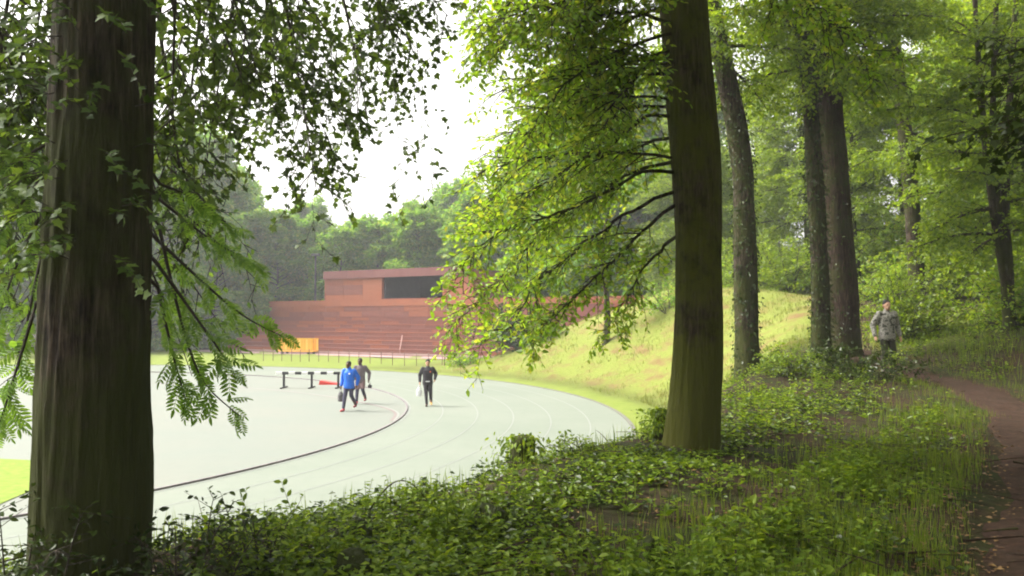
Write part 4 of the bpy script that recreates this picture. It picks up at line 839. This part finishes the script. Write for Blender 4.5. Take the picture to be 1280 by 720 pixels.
# ivy and small ground plants
x, y, d = scatter(300000, 3.0, 32); s = s_of(x, y); p = path_signed(x, y); th = theta_of(x, y)
ok = (s > .4) & (th < 3) & clear_trunks(x, y) & (np.abs(p) > 1.0 + .25 * np.sin(y * 2.2)) & (patchy(x, y, .8) + .5 * patchy(x + 7, y, 2.1) + rng.normal(0, .35, len(x)) > -.05) & ~((p > -2.2) & (p < 1.2) & (rng.random(len(x)) < .75))
x, y, d = x[ok], y[ok], d[ok]; n = len(x); hgt = (np.abs(rng.normal(0, .07, n)) + .05 * np.maximum(0, patchy(x, y, .5))) * np.clip(np.hypot(x - MB[0], y - MB[1]) / 2.0 - .2, .15, 1) + .01
P = np.c_[x, y, height(x, y) + hgt]; a = rng.uniform(0, 6.28, n); D = np.c_[np.cos(a), np.sin(a), rng.normal(.05, .25, n)]; U = np.c_[rng.normal(0, .4, (n, 2)), np.ones(n)]
half = rng.random(n) < .42 + .3 * np.sin(x * 1.1 + 2) * np.sin(y * .9); size = (.042 + .0014 * d) * rng.uniform(.5, 1.5, n)
o = link('ivy_carpet', leaf_mesh('ivy_carpet', LEAFQ, P[half], D[half], U[half], size[half] * 1.1), M_ivy, None, 'stuff'); tag(o, 'dark glossy ivy leaves carpeting the bank under the trees', 'ivy')
o = link('ground_plants', leaf_mesh('ground_plants', LEAFQ, P[~half], D[~half], U[~half], size[~half]), M_herb, None, 'stuff'); tag(o, 'bright small-leaved plants spread over the bank', 'ground cover')
# nettles and other upright herbs
x, y, d = scatter(15000, 3.2, 30); s = s_of(x, y); p = path_signed(x, y); th = theta_of(x, y)
ok = (s > 1.0) & (th < 2) & clear_trunks(x, y, .1) & (np.abs(p) > 1.3) & (patchy(x, y, .7) + .6 * patchy(x, y + 5, 1.7) + rng.normal(0, .3, len(x)) > .55) & (np.hypot(x - MB[0], y - MB[1] + .7) > 1.3)
x, y, d = x[ok], y[ok], d[ok]; n = len(x); H = (rng.uniform(.10, .34, n) + .12 * np.clip(patchy(x, y, .7) - .3, 0, 1.2)) * (1 - .2 * (s[ok] < 3.0))
P = np.c_[x, y, height(x, y)]; D = nrm(np.c_[rng.normal(0, .22, (n, 2)), np.ones(n)]); g = np.full(n, .05)
geo, fol = Geo(), Foliage(); lines_geo(geo, P, D, H, g, np.full(n, .004), np.full(n, .002), 3, 3)
p3_, d3, _, u3, ix, t3 = kids(rng, P, D, H, g, .028, .2, R(75), 1, .3, nmin=5); a = rng.uniform(0, 6.28, len(p3_)); d3 = np.c_[np.cos(a), np.sin(a), rng.normal(.05, .3, len(a))]
fol.add(p3_, d3, np.c_[rng.normal(0, .3, (len(a), 2)), np.ones(len(a))], .062 * (1.15 - .5 * t3) * rng.uniform(.6, 1.5, len(a)) * (1 + .02 * d[ix]))
hb = link('nettle_patch', fol.mesh('nettle_leaves', LEAF), M_herb, None, 'stuff'); tag(hb, 'upright green nettles and herbs growing through the ivy', 'nettles'); link('stems', geo.mesh('nettle_stems'), M_grass, hb, 'stuff')
# grass along both sides of the path
def blades(x, y, h, m, name, label, lean=.35, wid=.65):
    n = len(x); a = rng.uniform(0, 6.28, n); D = nrm(np.c_[np.cos(a) * lean * rng.random(n), np.sin(a) * lean * rng.random(n), np.ones(n)]); U = np.c_[-np.cos(a), -np.sin(a), np.full(n, .2)]
    tv, tf = BLADE; o = link(name, leaf_mesh(name, (tv * np.array([wid, 1, 1]), tf), np.c_[x, y, height(x, y) - .01], D, U, h), m, None, 'stuff'); tag(o, label, 'grass'); return o
x, y, d = scatter(210000, 3.0, 34, -20, 42); p = path_signed(x, y); s = s_of(x, y); th = theta_of(x, y)
dens = np.where(p < 0, np.exp(-np.maximum(0, -p - .9) / .9), .9) * (.3 + .7 * (patchy(x, y, .6) > -.2)); ok = (np.abs(p) > np.where((y > 14) & (y < 20), .35, .66) + .22 * rng.random(len(x))) & (rng.random(len(x)) < dens) & (s > 2) & (th < 4)
x, y, d, p = x[ok], y[ok], d[ok], p[ok]; blades(x, y, rng.uniform(.06, .22, len(x)) * (1 + .5 * (p > 1.6)) * (.55 + .45 * np.clip((np.abs(p) - .7) / .8, -.3, 1)) + .003 * d, M_grass, 'verge_grass', 'fresh green grass along both edges of the earth path', .55)
x, y, d = scatter(26000, 4, 24, -36, 30); s = s_of(x, y); p = path_signed(x, y); ok = (s > .3) & (s < 2.6) & (rng.random(len(x)) < .5) & (theta_of(x, y) < 0) & clear_trunks(x, y); blades(x[ok], y[ok], rng.uniform(.1, .3, ok.sum()), M_grass, 'bank_top_grass', 'wispy grass fringing the lip of the near bank', .5)
# dry tufts on the far bank
x, y, d = scatter(60000, 26, 62, -4, 26); s = s_of(x, y); th = theta_of(x, y); ok = (s > 1.6) & (s < 13) & (th > -3) & (th < 52) & (patchy(x, y, .45) + rng.normal(0, .5, len(x)) > .05 - .06 * (s - 5)); blades(x[ok], y[ok], rng.uniform(.07, .2, ok.sum()), M_drygrass, 'bank_tufts', 'yellow-green grass tufts scattered over the bare ochre bank', .8, 2.2)
# fallen leaves
x, y, d = scatter(26000, 3.0, 26, -38, 42); p = path_signed(x, y); s = s_of(x, y); ok = (s > 1.5) & (theta_of(x, y) < 0) & ((np.abs(p) < 1.4) | (rng.random(len(x)) < .35)); x, y = x[ok], y[ok]; n = len(x); a = rng.uniform(0, 6.28, n)
o = link('fallen_leaves', leaf_mesh('fallen_leaves', LEAFQ, np.c_[x, y, height(x, y) + .022], np.c_[np.cos(a), np.sin(a), rng.normal(0, .1, n)], np.c_[rng.normal(0, .25, (n, 2)), np.ones(n)], rng.uniform(.025, .06, n)), M_litter, None, 'stuff'); tag(o, 'brown fallen leaves strewn on the path and under the trees', 'leaf litter')
# dead twigs on the ground
geo = Geo(); x, y, d = scatter(420, 3.4, 22, -38, 42); ok = (s_of(x, y) > 1.6) & (theta_of(x, y) < 0); x, y = x[ok], y[ok]; n = len(x); a = rng.uniform(0, 6.28, n)
lines_geo(geo, np.c_[x, y, height(x, y) + rng.uniform(.03, .16, n)], np.c_[np.cos(a), np.sin(a), rng.normal(.05, .12, n)], rng.uniform(.2, .9, n), rng.uniform(.0, .15, n), rng.uniform(.004, .011, n), np.full(n, .002), 6, 5)
o = link('fallen_twigs', geo.mesh('fallen_twigs'), M_bark_red, None, 'stuff'); tag(o, 'dead brown twigs lying in the ivy and on the path', 'twigs')
# broad dock-like leaves in clumps
x, y, d = scatter(420, 3.4, 16, -34, 32); ok = (s_of(x, y) > 1.8) & (np.abs(path_signed(x, y)) > 1.1) & (patchy(x + 3, y, 1.1) > .4) & clear_trunks(x, y, .2); x, y = x[ok], y[ok]; c_ = np.repeat(np.c_[x, y, height(x, y) + .03], 9, 0); n = len(c_); a = rng.uniform(0, 6.28, n)
o = link('broad_leaves', leaf_mesh('broad_leaves', LEAF, c_, np.c_[np.cos(a), np.sin(a), rng.uniform(.15, 1.3, n)], np.c_[-np.cos(a) * .6, -np.sin(a) * .6, np.ones(n)], rng.uniform(.07, .15, n)), M_herb, None, 'stuff'); tag(o, 'rosettes of broad leaves standing out of the ivy', 'ground cover')
# bramble mound at the foot of the brown trunk
def mound(name, label, c, rx, ry, h, n, seed, m, size, cat='shrub'):
    rg = np.random.default_rng(seed); root = tree_root(name, c, label, cat); geo = Geo(); fol = Foliage()
    k = max(6, n // 60); a = rg.uniform(0, 6.28, k); P = np.stack([rx * .5 * np.cos(a) * rg.random(k), ry * .5 * np.sin(a) * rg.random(k), np.full(k, -.05)], 1) + c; el = rg.uniform(30, 80, k) * R(1); D = np.stack([np.cos(a) * np.cos(el) * rx, np.sin(a) * np.cos(el) * ry, np.sin(el) * h * 1.6], 1); L = np.linalg.norm(D, axis=1); D = nrm(D) + [0, 0, .0]; g = rg.uniform(.3, .6, k)
    lines_geo(geo, P, D, L, g, np.full(k, .007), np.full(k, .002), 7, 4); p2, d2, l2, u2, ix, t2 = kids(rg, P, D, L, g, .07, .1, R(60), .0, .5); l2 = rg.uniform(.1, .3, len(p2)); g2 = np.full(len(p2), .2); lines_geo(geo, p2, d2, l2, g2, np.full(len(p2), .003), np.full(len(p2), .001), 2, 3)
    p3, d3, _, u3, _, _ = kids(rg, p2, d2, l2, g2, .045, .1, R(55), 1, .5); fol.add(p3, d3, u3, size * rg.uniform(.6, 1.3, len(p3))); finish(root, c, geo, fol, LEAF, m, 'foliage', 'stems'); return root
for nme, lab, px_, Y, rx, ry, h, n, m, sz, dz in (('bramble_mound', 'broad dark bramble mound in front of the brown trunk and the path', 1068, 19.5, 1.35, 1.0, .85, 1800, M_ivy, .085, 0), ('bramble_mound', 'bramble mound at the foot of the leaning ivy-flecked trunk', 990, 20.5, 1.3, .9, .8, 1700, M_herb, .08, 0), ('bramble_mound', 'small bramble clump beside the mossy beech, towards the path', 940, 15.5, .7, .6, .4, 700, M_herb, .07, 0),
        ('ivy_mound', 'dark ivy mound at the foot of the ash trunk, on the grandstand side', 22, 4.6, .55, .42, .72, 900, M_ivy, .05, 0), ('ivy_mound', 'dark ivy mound beside the ash trunk, towards the mossy stone', 232, 5.0, .55, .42, .60, 1000, M_ivy, .05, 0), ('ivy_mound', 'leafy mound on the bank lip between the ash trunk and the mossy stone', 335, 5.5, .55, .42, .42, 800, M_herb, .05, 0), ('ivy_mound', 'low leafy mound on the bank lip beyond the arching cane', 560, 7.4, .55, .45, .24, 520, M_herb, .05, 0), ('ivy_mound', 'leafy mound on the bank crest between the stump and the beech', 735, 10.2, .7, .5, .3, 620, M_herb, .06, 0),
        ('sapling_clump', 'thin twiggy saplings half hiding the legs of the person on the path', 1116, 20.3, .35, .3, .7, 180, M_leaf_forest, .06, 0)):
    x = (px_ - 640) / F * Y; mound(nme, lab, np.array([x, Y, gz(x, Y)]), rx, ry, h, n, 100 + px_, m, sz)
# stumps and stones in the ivy
M_stone = bark_mat('stone_mossy', (.015, .014, .011), (.06, .055, .045), (.035, .045, .01), .5, .5)
def stone(label, px_, py_, Y, size, seed, name='stone', cat='stone'):
    c = at(px_, py_, Y); c[2] = gz(c[0], c[1]); bm = bmesh.new(); bmesh.ops.create_icosphere(bm, subdivisions=4, radius=1)
    for v in bm.verts: k = 1 + .35 * mnoise.noise(v.co * 1.3 + Vector((seed, 0, 0))) + .12 * mnoise.noise(v.co * 4 + Vector((0, seed, 0))); v.co = Vector((v.co.x * size[0] * k, v.co.y * size[1] * k, v.co.z * size[2] * k + size[2] * .45))
    for f in bm.faces: f.smooth = True
    me = bpy.data.meshes.new(name); bm.to_mesh(me); bm.free(); o = link(name, me, M_stone); o.location = c; tag(o, label, cat); return o
stone('rounded mossy stone at the lip of the near bank', 440, 640, 6.1, (.17, .15, .16), 3); stone('dark stone sunk in ivy below the mossy bank-lip stone', 440, 690, 5.2, (.12, .12, .13), 8); stone('flat dark stone half buried in ivy beside the ash trunk', 268, 706, 4.9, (.17, .14, .12), 14); stone('dark stone in the herbs between the beech and the viewer', 818, 692, 5.6, (.12, .12, .17), 21); stone('low dark stone among ivy on the crest of the bank', 612, 660, 6.6, (.16, .14, .15), 27)
def stump(label, px_, Y, h, r, seed):
    x = (px_ - 640) / F * Y; b = np.array([x, Y, gz(x, Y) - .05]); root = tree_root('stump', b, label, 'stump'); pts = np.array([(0, 0, -.1), (0, 0, .2), (.02, 0, h * .7), (.03, .01, h), (.03, .01, h + .004)]); rad = np.array([r * 1.25, r * 1.05, r, r * .9, .01])
    link('wood', trunk_mesh('stump_wood', pts, rad, 24, .04, .02, (.12, .06, 4), seed), M_bark_dark, root); rg = np.random.default_rng(seed); f = Foliage(); f.add(*ivy_on(rg, pts, rad, 650, .06, .10, 0, h)); f.add(*[np.concatenate(q) for q in zip(ivy_on(rg, pts, rad * .5, 90, .06, .03, h * .9, h))]); link('ivy', f.mesh('stump_ivy', LEAF), M_herb, root, 'stuff')
stump('broken ivy-grown stump standing on the crest of the bank', 651, 9.9, .58, .14, 6); stump('thin dead stub leaning on the foot of the mossy beech', 823, 11.2, .5, .045, 7)
q0 = ground_at(480, 648); g0 = Geo(); u = np.linspace(0, 1, 16); cane = np.stack([q0[0] - .12 + .45 * u, np.full(16, q0[1]), gz(q0[0], q0[1]) + .24 * np.sin(u * 2.7) + .06], 1); g0.tube(cane, np.linspace(.008, .003, 16), 5); cn = tree_root('bramble_cane', cane[0], 'bare brown bramble cane arching beside the mossy bank-lip stone', 'cane'); g0.V = [v - cane[0] for v in g0.V]; link('cane', g0.mesh('cane'), M_bark_red, cn)
# ------------------------------------------------------------------ haze
def haze_build(t, out):
    v = N(t, 'ShaderNodeVolumePrincipled', Density=HAZE); v.inputs['Color'].default_value = (.96, .97, 1, 1); v.inputs['Anisotropy'].default_value = .3; t.links.new(v.outputs[0], out.inputs['Volume'])
HAZE = 0.0009  # thin volume that pales the far trees and stands in for lens glow
hz = Box().box((0, 60, 14), (460, 460, 32)).build('haze', mat('haze_air', haze_build)); hz['kind'] = 'stuff'; hz['label'] = 'pale haze over the whole place, standing in for lens glow too'; hz['category'] = 'haze'
hz.display_type = 'WIRE'
